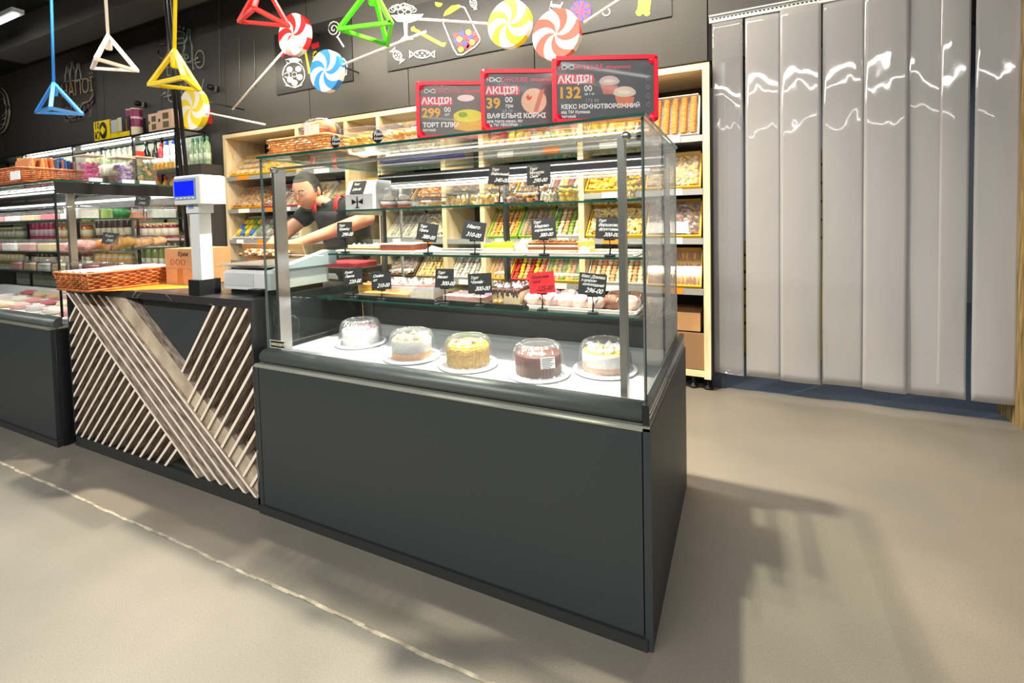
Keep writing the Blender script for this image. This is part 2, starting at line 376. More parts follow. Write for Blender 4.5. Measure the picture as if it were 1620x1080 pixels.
# seen through the strips
b = MB(); b.box(.03, .110, 1.998, 2.02, .0, 1.82); tag(b.build('door_leaf', mat('dark_blue_steel', col('#232A38'), .5)), 'dark blue steel door edge showing through the leftmost curtain strip', 'door')
for (px, y0, y1, lb) in ((1298, 236, 392, 'tall yellow post seen through the gap in the middle of the strip curtain'), (1181, 380, 412, 'short yellow post seen through the leftmost gap of the strip curtain')):
    a = at(px, y0, Y=2.9); c = at(px, y1, Y=2.9); t = thing('marked_post', lb, 'post', (a.x, 2.9, 0))
    b = MB(); b.box(a.x-.035, a.x+.035, 2.88, 2.92, 0, a.z); b.build('post_body', mat('safety_yellow', col('#C9A227'), .5), t)
    b = MB()
    for i in range(5): z = a.z-.12-i*.13; b.box(a.x-.02, a.x+.02, 2.876, 2.88, z, z+.02)
    tag(b.build('scale_marks', BLACK, t), kind='stuff')

# ================================================================== MAIN DISPLAY CASE
case = thing('glass_display_case', 'long charcoal refrigerated glass display case with cakes inside, nearest the camera', 'display case', (-.7, .4, 0))
b = MB(); b.box(-1.390, -.0215, 0, .018, .034, .545); b.build('front_panel', CHAR, case)
b = MB(); b.box(-.0185, 0, 0, .80, .02, .552); b.box(-.0185, 0, .0, .80, 0, .02); b.build('side_panel', CHAR, case)
b = MB(); b.box(-1.412, -1.394, 0, .80, .0, .552); b.build('side_panel', CHAR, case)
b = MB(); b.box(-1.412, -.012, -.006, .012, 0, .03); b.box(-1.40, -.02, .012, .6, 0, .03); b.build('plinth', CHAR2, case)
b = MB(); b.box(-1.39, -.02, .79, .80, .03, .56); b.build('rear_panel', CHAR2, case)
b = MB(); b.prism([(-.004, .545), (.032, .545), (.032, .555), (.004, .5555), (-.004, .549)], -1.412, -.019, 'x'); b.build('ledge', LEDGE, case)
b = MB(); b.prism([(-.002, .545), (-.002, .556), (-.03, .556), (-.03, .545)], 0, .78, 'y', mx=None); b.build('ledge', LEDGE, case)
prof = [(.040, .605), (.028, .6055), (.016, .600), (.007, .590), (.004, .577), (.008, .566), (.018, .5585), (.040, .5565)]
b = MB(); b.prism(prof, -1.392, -.021, 'x'); o = b.build('bumper_rail', BUMP, case)
for p in o.data.polygons: p.use_smooth = len(p.vertices) == 4
for q in ((-.020, -.004, .006), (-1.396, -1.384, .04)): b = MB(); b.box(q[0], q[1], q[2], .78, .556, .606); b.build('side_rail', BLACK, case)
for z in (.588, .576): b = MB(); b.box(-.0045, -.002, .008, .78, z, z+.004); b.build('side_trim', SILVER, case)
# deck
b = MB(); b.box(-1.384, -.02, .04, .598, .575, .585); b.build('deck', mat('white_deck', (.44, .44, .48), .28, .15), case)
b = MB(); b.box(-1.384, -.02, .60, .61, .586, .66); b.build('rear_riser', mat('riser_grey', (.09, .095, .10), .35, .2), case)
b = MB(); b.box(-1.3935, -.02, .61, .70, .63, .70); b.box(-1.3935, -.02, .66, .70, .56, .63); b.build('rear_duct', mat('duct_grey', (.05, .055, .06), .4), case)
b = MB()
for i in range(120): x = -1.18+i*.0093; b.box(x, x+.0042, .045, .058, .585, .5862)
tag(b.build('vent_slots', BLACK, case), kind='stuff')
b = MB()
for i in range(34): x = -.335+i*.0075; b.box(x, x+.0035, .07, .15+.0*i, .585, .5858)
tag(b.build('vent_ribs', mat('rib_white', (.62, .63, .66), .3), case), kind='stuff')
b = MB()
for i in range(18): x = -.40-i*.0075; b.box(x, x+.0035, .07, .12, .585, .5858)
tag(b.build('vent_ribs', MATS['rib_white'], case), kind='stuff')
# glass
GY0, GY1, GZ0, GZ1 = .036, .68, .605, 1.30
GM = [GLASS, EDGE]; GP = [GLASS, EDGEP]
b = MB(); b.pane(-1.385, -.016, GY0, GY0+.006, GZ0, GZ1); b.build('front_glass', GP, case)
b = MB(); b.pane(-.022, -.016, GY0+.0065, GY1, GZ0, GZ1); b.build('side_glass', GP, case)
b = MB(); b.pane(-1.385, -1.379, GY0+.0065, GY1, GZ0, GZ1); b.build('side_glass', GP, case)
b = MB(); b.pane(-1.392, -.010, GY0-.008, GY1, GZ1+.0005, GZ1+.0085); b.build('top_glass', GM, case)
b = MB(); b.box(-.0165, -.0145, GY0-.0004, GY0+.0062, GZ0, GZ1)
b.build('corner_seal', BLACK, case)
for n_, (sy, sz, l0, l1) in enumerate(((.26, .763, -1.375, -.03), (.33, .935, -1.375, -.03), (.38, 1.117, -1.375, -.03))):
    b = MB(); b.pane(l0, l1, sy, .655, sz-.007, sz); sh = b.build('glass_shelf', GM, case)
    for x in (-1.36, -.045): b = MB(); b.box(x-.004, x+.004, sy+.05, .655, sz-.022, sz-.0075); b.build('shelf_bracket', STEEL, sh)
for (x, y, w_, d_) in ((-1.362, .07, .014, .05), (-.078, .07, .018, .026), (-1.362, .655, .016, .02), (-.045, .655, .016, .02)):
    b = MB(); b.box(x-w_/2, x+w_/2, y, y+d_, GZ0-.02, GZ1-.03); b.build('post', STEEL, case)
# steel top rails between the posts and rear canopy with its lamp
b = MB(); b.box(-1.36, -.05, .64, .69, 1.235, 1.285); b.build('canopy', BLACKM, case)
b = MB(); b.box(-1.36, -.05, .636, .640, 1.268, 1.274); b.box(-1.36, -.05, .636, .640, 1.238, 1.244); b.build('canopy_trim', SILVER, case)
b = MB(); b.box(-1.37, -.04, .075, .085, 1.262, 1.270); b.build('top_rail', STEEL, case)
b = MB(); b.tube([(-1.30, .63, 1.229), (-.10, .63, 1.229)], .004, 8); b.build('lamp_tube', LED, case)
for (x, z) in ((-.062, 1.262), (-1.345, 1.262)):
    b = MB(); b.lathe([(.011, 0), (.011, .02), (.007, .024)], (0, 0, 0), 12, mx=Txyz(x, .075, z, rx=PI/2)); b.build('clamp', STEEL, case)
# sliding rear doors
for a, c, y in ((-1.36, -.70, .665), (-.705, -.045, .675)):
    dr = MB(); dr.box(a, c, y, y+.006, .71, .72); dr.box(a, c, y, y+.006, 1.215, 1.225); dr.box(a, a+.014, y, y+.006, .72, 1.215); dr.box(c-.014, c, y, y+.006, .72, 1.215)
    dr = dr.build('rear_door', mat('door_frame_grey', (.10, .10, .10), .4, .3), case)
    b = MB(); b.pane(a+.014, c-.014, y+.001, y+.005, .72, 1.215); b.build('door_glass', GP, dr)
b = MB(); b.box(-1.252, -1.243, .655, .664, .71, 1.22); b.build('door_stile', SILVER, case)
# maker's plate in the lower left corner of the front glass
b = MB(); b.box(-1.366, -1.290, .0335, .0355, .612, .640); pl = b.build('name_plate', BLACK, case)
b = MB(); put_text(b, 'МИКСОЕПТ', .0125, -1.361, .621, .0334, bold=.0004); b.build('lettering', mat('gold_print', (.8, .7, .5), .4), pl)
b = MB()
for q in ((-1.366, -1.290, .612, .6135), (-1.366, -1.290, .6385, .640), (-1.366, -1.3645, .612, .640), (-1.2915, -1.290, .612, .640)): b.box(q[0], q[1], .0328, .0336, q[2], q[3])
b.build('border', INK, pl)
area('case_lamp', (-.7, .655, 1.233), (-.7, .60, .60), 1.2, .012, 3.0, (1, .95, .86))
area('case_front_lamp', (-.7, .10, 1.285), (-.7, .35, .55), 1.2, .012, 2.4, (1, .97, .95))
area('case_shelf_fill', (-.7, .36, .925), (-.7, .15, .6), 1.25, .012, .8, (1, .98, .96))  # added fill under two glass shelves to brighten the cakes, no fixture there
area('case_shelf_fill', (-.7, .29, .752), (-.7, .15, .6), 1.25, .012, 1.0, (1, 1, 1))

# ================================================================== COUNTER
MARB = mat('black_marble', (.030, .031, .033), .32)
nt = MARB.node_tree; bb = nt.nodes['Principled BSDF']; tc = nt.nodes.new('ShaderNodeTexCoord')
vn = nt.nodes.new('ShaderNodeTexNoise'); vn.inputs['Scale'].default_value = 3.1; vn.inputs['Detail'].default_value = 3; vn.inputs['Distortion'].default_value = 1.6
vr = nt.nodes.new('ShaderNodeValToRGB'); e = vr.color_ramp.elements
e[0].position = .496; e[0].color = (.030, .031, .033, 1); e[1].position = .5; e[1].color = (.33, .33, .33, 1)
e2 = e.new(.504); e2.color = (.030, .031, .033, 1)
nt.links.new(tc.outputs['Object'], vn.inputs[0]); nt.links.new(vn.outputs[0], vr.inputs[0]); nt.links.new(vr.outputs[0], bb.inputs['Base Color'])
ctr = thing('sales_counter', 'charcoal sales counter with pale wooden slats in a diagonal pattern', 'counter', (-2.08, .3, 0))
b = MB(); b.box(-2.765, -1.4135, 0, .52, .757, .787); b.build('counter_top', MARB, ctr)
b = MB(); b.box(-1.4225, -1.4135, 0, .52, .02, .757); b.build('end_panel', MARB, ctr)
b = MB(); b.box(-2.765, -2.755, 0, .52, .02, .757); b.build('end_panel', CHAR2, ctr)
b = MB(); b.box(-2.765, -1.4135, .0, .02, .0, .05); b.build('plinth', CHAR2, ctr)
b = MB(); b.box(-2.755, -1.4225, .048, .06, .05, .757); b.build('back_board', CHAR, ctr)
# slats: clipped to the opening and to each other in the x-z plane
OX0, OX1, OZ0, OZ1 = -2.754, -1.423, .051, .756
def clip(poly, n, d):
    """keep the part of the polygon with n.p <= d"""
    out = []
    for i in range(len(poly)):
        a, c = poly[i], poly[(i+1) % len(poly)]; da = n[0]*a[0]+n[1]*a[1]-d; dc = n[0]*c[0]+n[1]*c[1]-d
        if da <= 0: out.append(a)
        if da*dc < 0: t = da/(da-dc); out.append((a[0]+(c[0]-a[0])*t, a[1]+(c[1]-a[1])*t))
    return out
def slat(p, d, w_, y0, y1, cuts, m=(SLATF, SLATE)):
    L = 5; nx, nz = -d[1], d[0]
    poly = [(p[0]-d[0]*L-nx*w_/2, p[1]-d[1]*L-nz*w_/2), (p[0]+d[0]*L-nx*w_/2, p[1]+d[1]*L-nz*w_/2), (p[0]+d[0]*L+nx*w_/2, p[1]+d[1]*L+nz*w_/2), (p[0]-d[0]*L+nx*w_/2, p[1]-d[1]*L+nz*w_/2)]
    for n_, dd in [((-1, 0), -OX0), ((1, 0), OX1), ((0, -1), -OZ0), ((0, 1), OZ1)]+cuts:
        poly = clip(poly, n_, dd)
        if len(poly) < 3: return
    if max(q[0] for q in poly)-min(q[0] for q in poly) < .006: return
    b = MB(); n = len(poly); b.prism(poly, y0, y1, 'y', [1, 0]+[0]*n); b.build('slat', list(m), ctr)
A, B = (-2.731, .743), (-1.791, .058); dl = math.hypot(B[0]-A[0], B[1]-A[1]); D1 = ((B[0]-A[0])/dl, (B[1]-A[1])/dl)
N1 = (-D1[1], D1[0])                      # points up-right
if N1[0] < 0: N1 = (-N1[0], -N1[1])
offA = N1[0]*A[0]+N1[1]*A[1]
E2 = (-1.430, .051); offE = N1[0]*E2[0]+N1[1]*E2[1]
NS = 6
for i in range(NS):
    o_ = offA+(offE-offA)*i/(NS-1); p = (N1[0]*o_, N1[1]*o_)
    slat(p, D1, .011, -.004 if i in (0, NS-1) else 0, .046, [])
# flat board behind the uppermost diagonal slat
offT = N1[0]*-2.24+N1[1]*.746
p = (N1[0]*(offE+offT)/2, N1[1]*(offE+offT)/2)
if offT > offE: slat(p, D1, offT-offE-.012, .008, .046, [], (SLATF, mat('slat_board', col('#CDBDA6'), .55, noise=(col('#A89680'), 10, (1, 1, 1)))))
D2 = (.72, .694); l2 = math.hypot(*D2); D2 = (D2[0]/l2, D2[1]/l2)
N2 = (D2[1], -D2[0])                      # points down-right
D2L = (-2.36+2.739, .45-.076); l2 = math.hypot(*D2L); D2L = (D2L[0]/l2, D2L[1]/l2); N2L = (D2L[1], -D2L[0])
for i in range(-9, 13):                  # left of the diagonal
    x = -2.761+i*.0628; slat((x, .055), D2L, .0115, 0, .046, [(N1, offA-.006)])
D2R = (-1.635+1.89, .746-.427); l2 = math.hypot(*D2R); D2R = (D2R[0]/l2, D2R[1]/l2); N2R = (D2R[1], -D2R[0])
for i in range(0, 14):                   # right of the diagonal
    x = -1.640+i*.064; slat((x, .746), D2R, .0115, 0, .046, [((-N1[0], -N1[1]), -(max(offT, offE)+.002) if i < 2 else -(offE+.006))])
b = MB(); b.box(-2.754, -2.2, .030, .047, .051, .06); b.build('bottom_strip', SLATF, ctr)

# ================================================================== LEFT DISPLAY CASE
lc = thing('glass_display_case', 'charcoal glass display case cut by the left edge, baskets of snacks on top', 'display case', (-4.2, .4, 0))
LX0, LX1, LF = -5.6, -2.80, -.045
b = MB(); b.box(LX0, LX1-.03, LF, LF+.018, .034, .575); b.build('front_panel', CHAR, lc)
b = MB(); b.box(LX1-.03, LX1, LF+.0185, .78, 0, .575); b.build('side_panel', BLACK, lc)
b = MB(); b.box(LX0, LX1-.01, LF-.006, .5, 0, .03); b.build('plinth', CHAR2, lc)
b = MB(); b.box(LX0, LX1-.03, LF-.004, LF+.03, .575, .585); b.build('ledge', LEDGE, lc)
b = MB(); b.prism([(y+LF, z+.028) for y, z in prof], LX0, LX1-.008, 'x'); o = b.build('bumper_rail', BUMP, lc)
for p in o.data.polygons: p.use_smooth = len(p.vertices) == 4
b = MB(); b.box(LX0, LX1-.02, LF+.04, .68, .59, .60); b.build('deck', MATS['white_deck'], lc)
g = LF+.036
b = MB(); b.pane(LX0, LX1, g, g+.006, .633, 1.296); b.build('front_glass', GM, lc)
b = MB(); b.pane(LX1-.006, LX1, g+.0065, .66, .633, 1.236); b.build('side_glass', GP, lc)
b = MB(); b.box(LX1-.0075, LX1+.0015, g-.001, g+.0065, .633, 1.236); b.build('corner_seal', BLACK, lc)
b = MB(); b.pane(LX0, LX1+.004, g-.006, .66, 1.2965, 1.3045); b.build('top_glass', GM, lc)
b = MB(); b.box(LX1-.006, LX1+.004, g+.002, .66, 1.238, 1.296); b.build('end_band', BLACK, lc)
b = MB(); b.box(LX0, LX1-.01, .62, .66, 1.20, 1.29); b.build('canopy', BLACKM, lc)
b = MB(); b.tube([(LX0+.1, .60, 1.25), (LX1-.06, .60, 1.25)], .008, 8); b.build('lamp_tube', LED, lc)
for (x, y) in ((LX1-.035, .05), (LX1-.035, .62), (LX0+.05, .05)):
    b = MB(); b.box(x-.012, x+.012, y, y+.028, .60, 1.29); b.build('post', STEEL, lc)
for sy, sz in ((.30, .80), (.10, .945), (.10, 1.118)):
    b = MB(); b.pane(LX0+.03, LX1-.05, sy, .63, sz-.007, sz); sh = b.build('glass_shelf', GM, lc)
    b = MB(); b.box(LX0+.03, LX1-.05, sy, sy+.01, sz-.016, sz-.0075); b.build('shelf_edge', BLACKM, sh)
area('left_case_lamp', (-4.2, .58, 1.23), (-4.2, .1, .6), 2.6, .02, 10, (1, .97, .93))
area('left_case_front_lamp', (-4.2, .05, 1.28), (-4.2, .3, .6), 2.6, .02, 8, (1, .97, .93))

# ================================================================== WALL SHELVING
SF, SB = 1.90, 2.33
ups = [-4.37, -3.37, -2.79, -2.44, -1.83, -1.50, -.755, .013]
levels = [1.525, 1.21, .915, .61]
sh = thing('wooden_shelving', 'pale wooden wall shelving full of cookie trays behind the display case', 'shelving', (-2.2, 2.1, 0))
for x in ups:
    b = MB(); b.box(x-.019, x+.019, SF, SB, .075, 1.912); b.build('upright', WOOD, sh)
b = MB(); b.box(-4.39, .033, SF, SB, 1.913, 1.95); b.build('top_board', WOODH, sh)
b = MB(); b.box(-4.39, .033, SB, SB+.008, .075, 1.95); b.build('back_board', mat('shelf_back', (.045, .040, .034), .7), sh)
for a, c in zip(ups, ups[1:]):
    narrow = c-a < .4
    for z in levels:
        if narrow and z > 1.4: continue
        b = MB(); b.box(a+.019, c-.019, SF+.012, SB, z-.012, z-.002); o = b.build('shelf', mat('shelf_metal', (.5, .5, .49), .4, .3), sh)
        b = MB(); b.box(a+.0195, c-.0195, SF-.004, SF+.012, z-.028, z+.008); b.build('price_rail', mat('rail_silver', (.42, .42, .42), .3, .3), o)
    b = MB(); b.box(a+.019, c-.019, SF+.02, SB, .08, .12); b.build('bottom_board', WOODH, sh)
    b = MB(); b.box(a+.021, c-.021, SF+.02, SF+.035, .125, .345); b.build('drawer_front', mat('kraft_board', col('#8C6A49'), .7), sh)
for x in ups:
    b = MB(); b.lathe([(.028, 0), (.03, .012), (.014, .022), (.012, .074)], (x, SF+.06, 0), 12); b.build('foot', BLACK, sh)
    if x in (-4.37, .013): continue
for x in (.013-.055,):
    b = MB(); b.lathe([(.028, 0), (.03, .012), (.014, .022), (.012, .079)], (x-.03, SF+.06, 0), 12); b.build('foot', BLACK, sh)
# warm area lights without fixtures, below the low right shelf and above the shelving
area('shelf_warm_light', (-.36, SF+.03, .60), (-.36, SF+.2, .2), .6, .01, .8, (1, .8, .5))
area('shelf_warm_light', (-2.2, SF-.25, 2.6), (-2.2, SF+.3, 1.2), 4.2, .05, 26, (1, .9, .72))

# --- trays of cookies -------------------------------------------------------
BOXC = {'yellow': col('#F2C31A'), 'orange': col('#EFA51E'), 'green': col('#9CCB2B'), 'red': col('#C92A22'), 'pink': col('#D8546E'), 'clear': col('#D9D6CF'), 'brown': col('#6B4A2C'), 'white': col('#E6E2DA'), 'kraft': col('#C7A36C')}
COOK = {'butter': '#E8BE6A', 'gold': '#E3A23C', 'brown': '#A96A34', 'dark': '#5B3722', 'cream': '#F0DDB2', 'pinkish': '#E2A9A0', 'grey': '#B9B2A8', 'yellow': '#F0CF3C', 'green': '#86A83B', 'red': '#C23A2C', 'blue': '#4D7FC2', 'white': '#EDEAE2', 'peach': '#E5A874'}
def cookie_mat(k): return mat('cookie_'+k, col(COOK[k]), .75, noise=(tuple(c*.72 for c in col(COOK[k])), 40, (1, 1, 1)))
tray_cache = {}
def cookie_tray(kind, bc, cooks, w_, d_, seed, label, loc, rz=0, tilt=.62, group=None, lid=False):
    """open carton lying tilted towards the aisle, biscuits in rows"""
    key = (kind, bc, tuple(cooks), w_, d_, lid, tilt)
    if key in tray_cache: return dup(tray_cache[key], loc, rz, label, group)
    t = thing('cookie_tray', label, 'cookie box', loc, rz, group); tray_cache[key] = t
    W0 = W[t.name]; r = random.Random(seed)
    T = W0 @ Matrix.Rotation(tilt, 4, 'X')
    h = .035; bm_ = mat('tray_'+bc, BOXC[bc], .5)
    for q in ((-w_/2, w_/2, 0, d_, 0, .003), ): b = MB(T); b.box(*q); b.build('bottom', bm_, t)
    for q in ((-w_/2, -w_/2+.008, 0, d_, .003, h), (w_/2-.008, w_/2, 0, d_, .003, h), (-w_/2+.008, w_/2-.008, 0, .006, .003, h), (-w_/2+.008, w_/2-.008, d_-.006, d_, .003, h*1.6)):
        b = MB(T); b.box(*q); b.build('side', bm_, t)
    b = MB(T); ms = [cookie_mat(k) for k in cooks]; iw, idp = w_-.02, d_-.014
    if kind == 'round':
        nx = max(3, int(iw/.034)); ny = max(4, int(idp/.026)); 
        for i in range(nx):
            for j in range(ny):
                x = -iw/2+(i+.5)*iw/nx+r.uniform(-.003, .003); y = .008+(j+.5)*idp/ny; m_ = (i if kind == 'round' else 0) % len(ms)
                b.ball((x, y, h*.75+r.uniform(-.004, .004)), .0185, m_, 7, sz=.6)
    elif kind == 'finger':
        nx = max(3, int(iw/.022)); ny = max(2, int(idp/.07))
        for i in range(nx):
            for j in range(ny):
                x = -iw/2+(i+.5)*iw/nx; y = .01+(j+.5)*idp/ny
                b.ball((x, y, h*.75+r.uniform(-.004, .004)), .0105, r.randrange(len(ms)), 7, sx=1, sy=3.2, sz=.9)
    elif kind == 'pile':
        for i in range(int(iw*idp*5200)):
            x = r.uniform(-iw/2+.012, iw/2-.012); y = r.uniform(.018, idp-.01); a = r.uniform(0, PI)
            mm = Matrix.Translation((x, y, h*.8+r.uniform(-.006, .012))) @ Matrix.Rotation(a, 4, 'Z') @ Matrix.Rotation(r.uniform(-.5, .5), 4, 'X')
            b.ball((0, 0, 0), .0135, r.randrange(len(ms)), 6, sx=1.35, sy=.9, sz=.6, mx=mm)
    elif kind == 'roll':   # columns of stacked biscuits
        nx = max(3, int(iw/.045))
        for i in range(nx):
            x = -iw/2+(i+.5)*iw/nx
            for j in range(int(idp/.012)):
                b.ball((x+r.uniform(-.0015, .0015), .012+j*.012, h*.9), .021, (i+j) % len(ms), 8, sy=.42)
    elif kind == 'bag':
        n_ = max(2, int(iw/.06))
        for i in range(n_):
            x = -iw/2+(i+.5)*iw/n_
            for j in range(3): b.ball((x, .04+(j+.5)*(idp-.04)/3.2, h), .034, r.randrange(len(ms)), 8, sx=.85, sy=1.35, sz=.7, mx=Matrix.Rotation(0, 4, 'Z'))
    tag(b.build('biscuits', ms, t, fix=False), kind='stuff')
    if kind == 'bag': t.children[-1].name = 'bags'
    if lid:
        b = MB(T); b.box(-w_/2+.002, w_/2-.002, .002, d_-.002, h*1.62, h*1.62+.001); b.build('film', PLASTIC, t)
    for x in (0,):
        p0 = (W0 @ Vector((-w_*.2, -.006, -.026)))
        b = MB(W0); b.box(-w_*.18, w_*.18, -.0415, -.0400, -.030, .008); b.build('price_label', mat('orange_label', col('#F08A1C'), .5) if seed % 3 == 0 else INK, t)
    return t
def lbl(what, *w_): return what
# (left x, right x, level, kind, box colour, biscuits, label)
TR = [
 # left bay
 (-4.33, -3.88, 1.525, 'finger', 'yellow', ['cream', 'butter'], 'yellow tray of pale wafer sticks, leftmost on the upper shelf'),
 (-3.86, -3.42, 1.525, 'pile', 'yellow', ['butter', 'gold'], 'yellow tray of golden biscuits half behind the wicker basket on the glass'),
 (-4.33, -3.90, 1.21, 'pile', 'orange', ['gold', 'butter', 'brown'], 'orange tray of golden biscuits right of the scale display'),
 (-3.88, -3.64, 1.21, 'pile', 'pink', ['grey', 'brown', 'white'], 'pink edged tray of grey wrapped sweets right of the orange tray'),
 (-3.62, -3.41, 1.21, 'round', 'pink', ['peach', 'cream'], 'pink edged tray of pale rings behind the left glass edge'),
 (-4.33, -4.05, .915, 'bag', 'clear', ['green', 'blue', 'yellow'], 'box of blue and green wrapped sweets, lowest left on the shelving'),
 (-4.03, -3.74, .915, 'bag', 'clear', ['white', 'pinkish', 'green'], 'box of pink and green wrapped sweets in the lowest row'),
 (-3.72, -3.42, .915, 'bag', 'clear', ['green', 'white', 'cream'], 'box of pale green wrapped sweets beside the cashier hand'),
 # behind the cashier
 (-3.32, -2.83, 1.525, 'finger', 'white', ['cream', 'white'], 'white tray of pale wafers hidden by the bagged bread'),
 (-3.32, -3.08, 1.21, 'round', 'white', ['peach', 'cream'], 'white tray of pale rings behind the cashier face'),
 (-3.05, -2.82, 1.21, 'finger', 'yellow', ['cream', 'yellow'], 'yellow tray of striped sticks behind the cashier neck'),
 (-2.77, -2.46, 1.21, 'finger', 'yellow', ['cream', 'yellow', 'white'], 'yellow tray of white sticks behind the cashier shoulder'),
 (-2.41, -2.14, 1.21, 'roll', 'kraft', ['dark', 'brown'], 'kraft tray of dark biscuits above the domed cups'),
 (-2.12, -1.86, 1.21, 'pile', 'brown', ['brown', 'peach'], 'brown tray of biscuits above the cookie tubs'),
 (-2.41, -2.14, .915, 'round', 'white', ['cream', 'grey'], 'white tray of pale biscuits behind the chocolate slab'),
 (-2.12, -1.86, .915, 'pile', 'clear', ['grey', 'cream'], 'clear tray of pale cookies left of a tilted chalk tag'),
 (-2.41, -2.14, .61, 'pile', 'brown', ['brown', 'grey'], 'brown tray of cookies in the lowest shelf row left'),
 (-2.12, -1.86, .61, 'round', 'kraft', ['cream', 'butter'], 'kraft tray of pale rounds in the lowest shelf row left'),
 (-1.80, -1.53, 1.21, 'pile', 'brown', ['brown', 'dark'], 'narrow brown tray of dark cookies in the thin bay'),
 (-1.80, -1.53, .61, 'round', 'white', ['white', 'grey'], 'narrow white tray of cookies low in the thin bay'),
 # bay left of the right bay
 (-1.47, -1.24, 1.21, 'pile', 'yellow', ['peach', 'brown'], 'yellow tray of brown rolls behind a chalk tag, top row'),
 (-1.22, -.99, 1.21, 'finger', 'white', ['peach', 'brown'], 'white tray of pink and brown striped bars'),
 (-.98, -.78, 1.21, 'round', 'clear', ['red', 'cream', 'yellow'], 'clear tray of red and cream striped bars'),
 (-1.47, -1.24, .915, 'round', 'green', ['peach', 'gold'], 'green edged tray of peach biscuits, left of two'),
 (-1.22, -1.00, .915, 'round', 'green', ['peach', 'brown'], 'green edged tray of brown biscuits, right of two'),
 (-.99, -.78, .915, 'round', 'clear', ['green', 'cream', 'peach'], 'clear tray of green and cream biscuits left of the wooden upright'),
 (-1.47, -1.30, .61, 'round', 'yellow', ['gold', 'peach'], 'yellow tray of orange rounds low behind the red price card'),
 (-1.29, -1.05, .61, 'round', 'red', ['red', 'yellow', 'peach'], 'red tray of red and yellow jelly sweets'),
 (-1.04, -.78, .61, 'round', 'yellow', ['green', 'yellow', 'peach'], 'yellow tray of green and yellow jelly sweets'),
 (-1.47, -1.13, 1.525, 'bag', 'clear', ['peach', 'gold'], 'box of bagged orange rolls above the glass top, left'),
 (-1.12, -.79, 1.525, 'bag', 'clear', ['gold', 'yellow', 'white'], 'box of bagged buns above the glass top, right'),
 # right bay
 (-.73, -.36, 1.21, 'pile', 'yellow', ['butter', 'gold', 'yellow'], 'yellow tray of golden cookies in the top right bay'),
 (-.34, -.02, 1.21, 'pile', 'yellow', ['butter', 'cream'], 'yellow tray of pale cookies cut by the right upright, second row'),
 (-.73, -.36, .915, 'pile', 'yellow', ['cream', 'butter'], 'yellow tray of pale flakes behind the right chalk tag'),
 (-.34, -.02, .915, 'pile', 'yellow', ['brown', 'grey', 'dark'], 'yellow window box of grey brown cookies by the right upright'),
 (-.73, -.36, .61, 'round', 'white', ['peach', 'cream'], 'white tray of pale rounds low in the right bay'),
 (-.34, -.02, .61, 'finger', 'yellow', ['gold', 'brown'], 'yellow window box of golden crescent cookies, lowest on the right'),
 (-.73, -.40, 1.525, 'bag', 'clear', ['gold', 'butter'], 'box of bagged golden cookies behind the rightmost sign'),
]
for k, (x0, x1, z, kind, bc, ck, lb) in enumerate(TR):
    steep = x0 > -.5
    cookie_tray(kind, bc, ck, round(x1-x0, 3), .27 if not steep else .26, k, lb, ((x0+x1)/2, SF+.035, z+.004), 0, .95 if steep else .80, 'trays on the wooden shelving', lid=(k % 2 == 0))
# the big clear box with five columns of round biscuits
t = cookie_tray('roll', 'clear', ['gold', 'peach'], .33, .27, 5, 'large clear box with columns of round golden biscuits, top right shelf', (-.19, SF+.03, 1.529), 0, 1.15, 'trays on the wooden shelving')
# cartons at the foot of the right bay
b = MB(); b.box(-.40, -.03, SF+.05, SF+.35, .350, .46); tag(b.build('cardboard_box', CARDB), 'brown cardboard box low in the right bay of the wooden shelving', 'box')

# ================================================================== BOTTLE RACK (left)
rk = thing('bottle_rack', 'black metal bottle rack with lit shelves on the far left wall', 'rack', (-6.8, 1.85, 0))
RX0, RX1, RY0, RY1 = -9.3, -4.76, 1.68, 1.97
rl = [2.03, 1.66, 1.30, .95, .62, .30]
for z in rl:
    b = MB(); b.box(RX0, RX1, RY0, RY1, z-.02, z); o = b.build('shelf', BLACKM if z > 1.7 or z < .5 else mat('rack_shelf', (.55, .53, .50), .5), rk)
for x in (-9.28, -8.0, -6.75, -5.52, -4.775):
    for y in (RY0, RY1-.02):
        b = MB(); b.box(x-.014, x+.014, y, y+.02, 0, 2.03); b.build('upright', BLACKM, rk)
b = MB(); b.box(RX0, RX1, RY1, RY1+.005, 0, 2.0); b.build('back_sheet', mat('rack_back', (.62, .66, .52), .6), rk)
for x0, x1 in ((-8.0, -6.9), (-6.65, -5.6), (-5.45, -4.82)):
    b = MB(); b.tube([(x0, RY0+.05, 1.985), (x1, RY0+.05, 1.985)], .011, 8); b.build('tube_lamp', LED, rk)
area('rack_light', (-6.6, RY0+.03, 2.0), (-6.6, 1.8, 1.2), 3.6, .03, 22, (1, .98, .93))
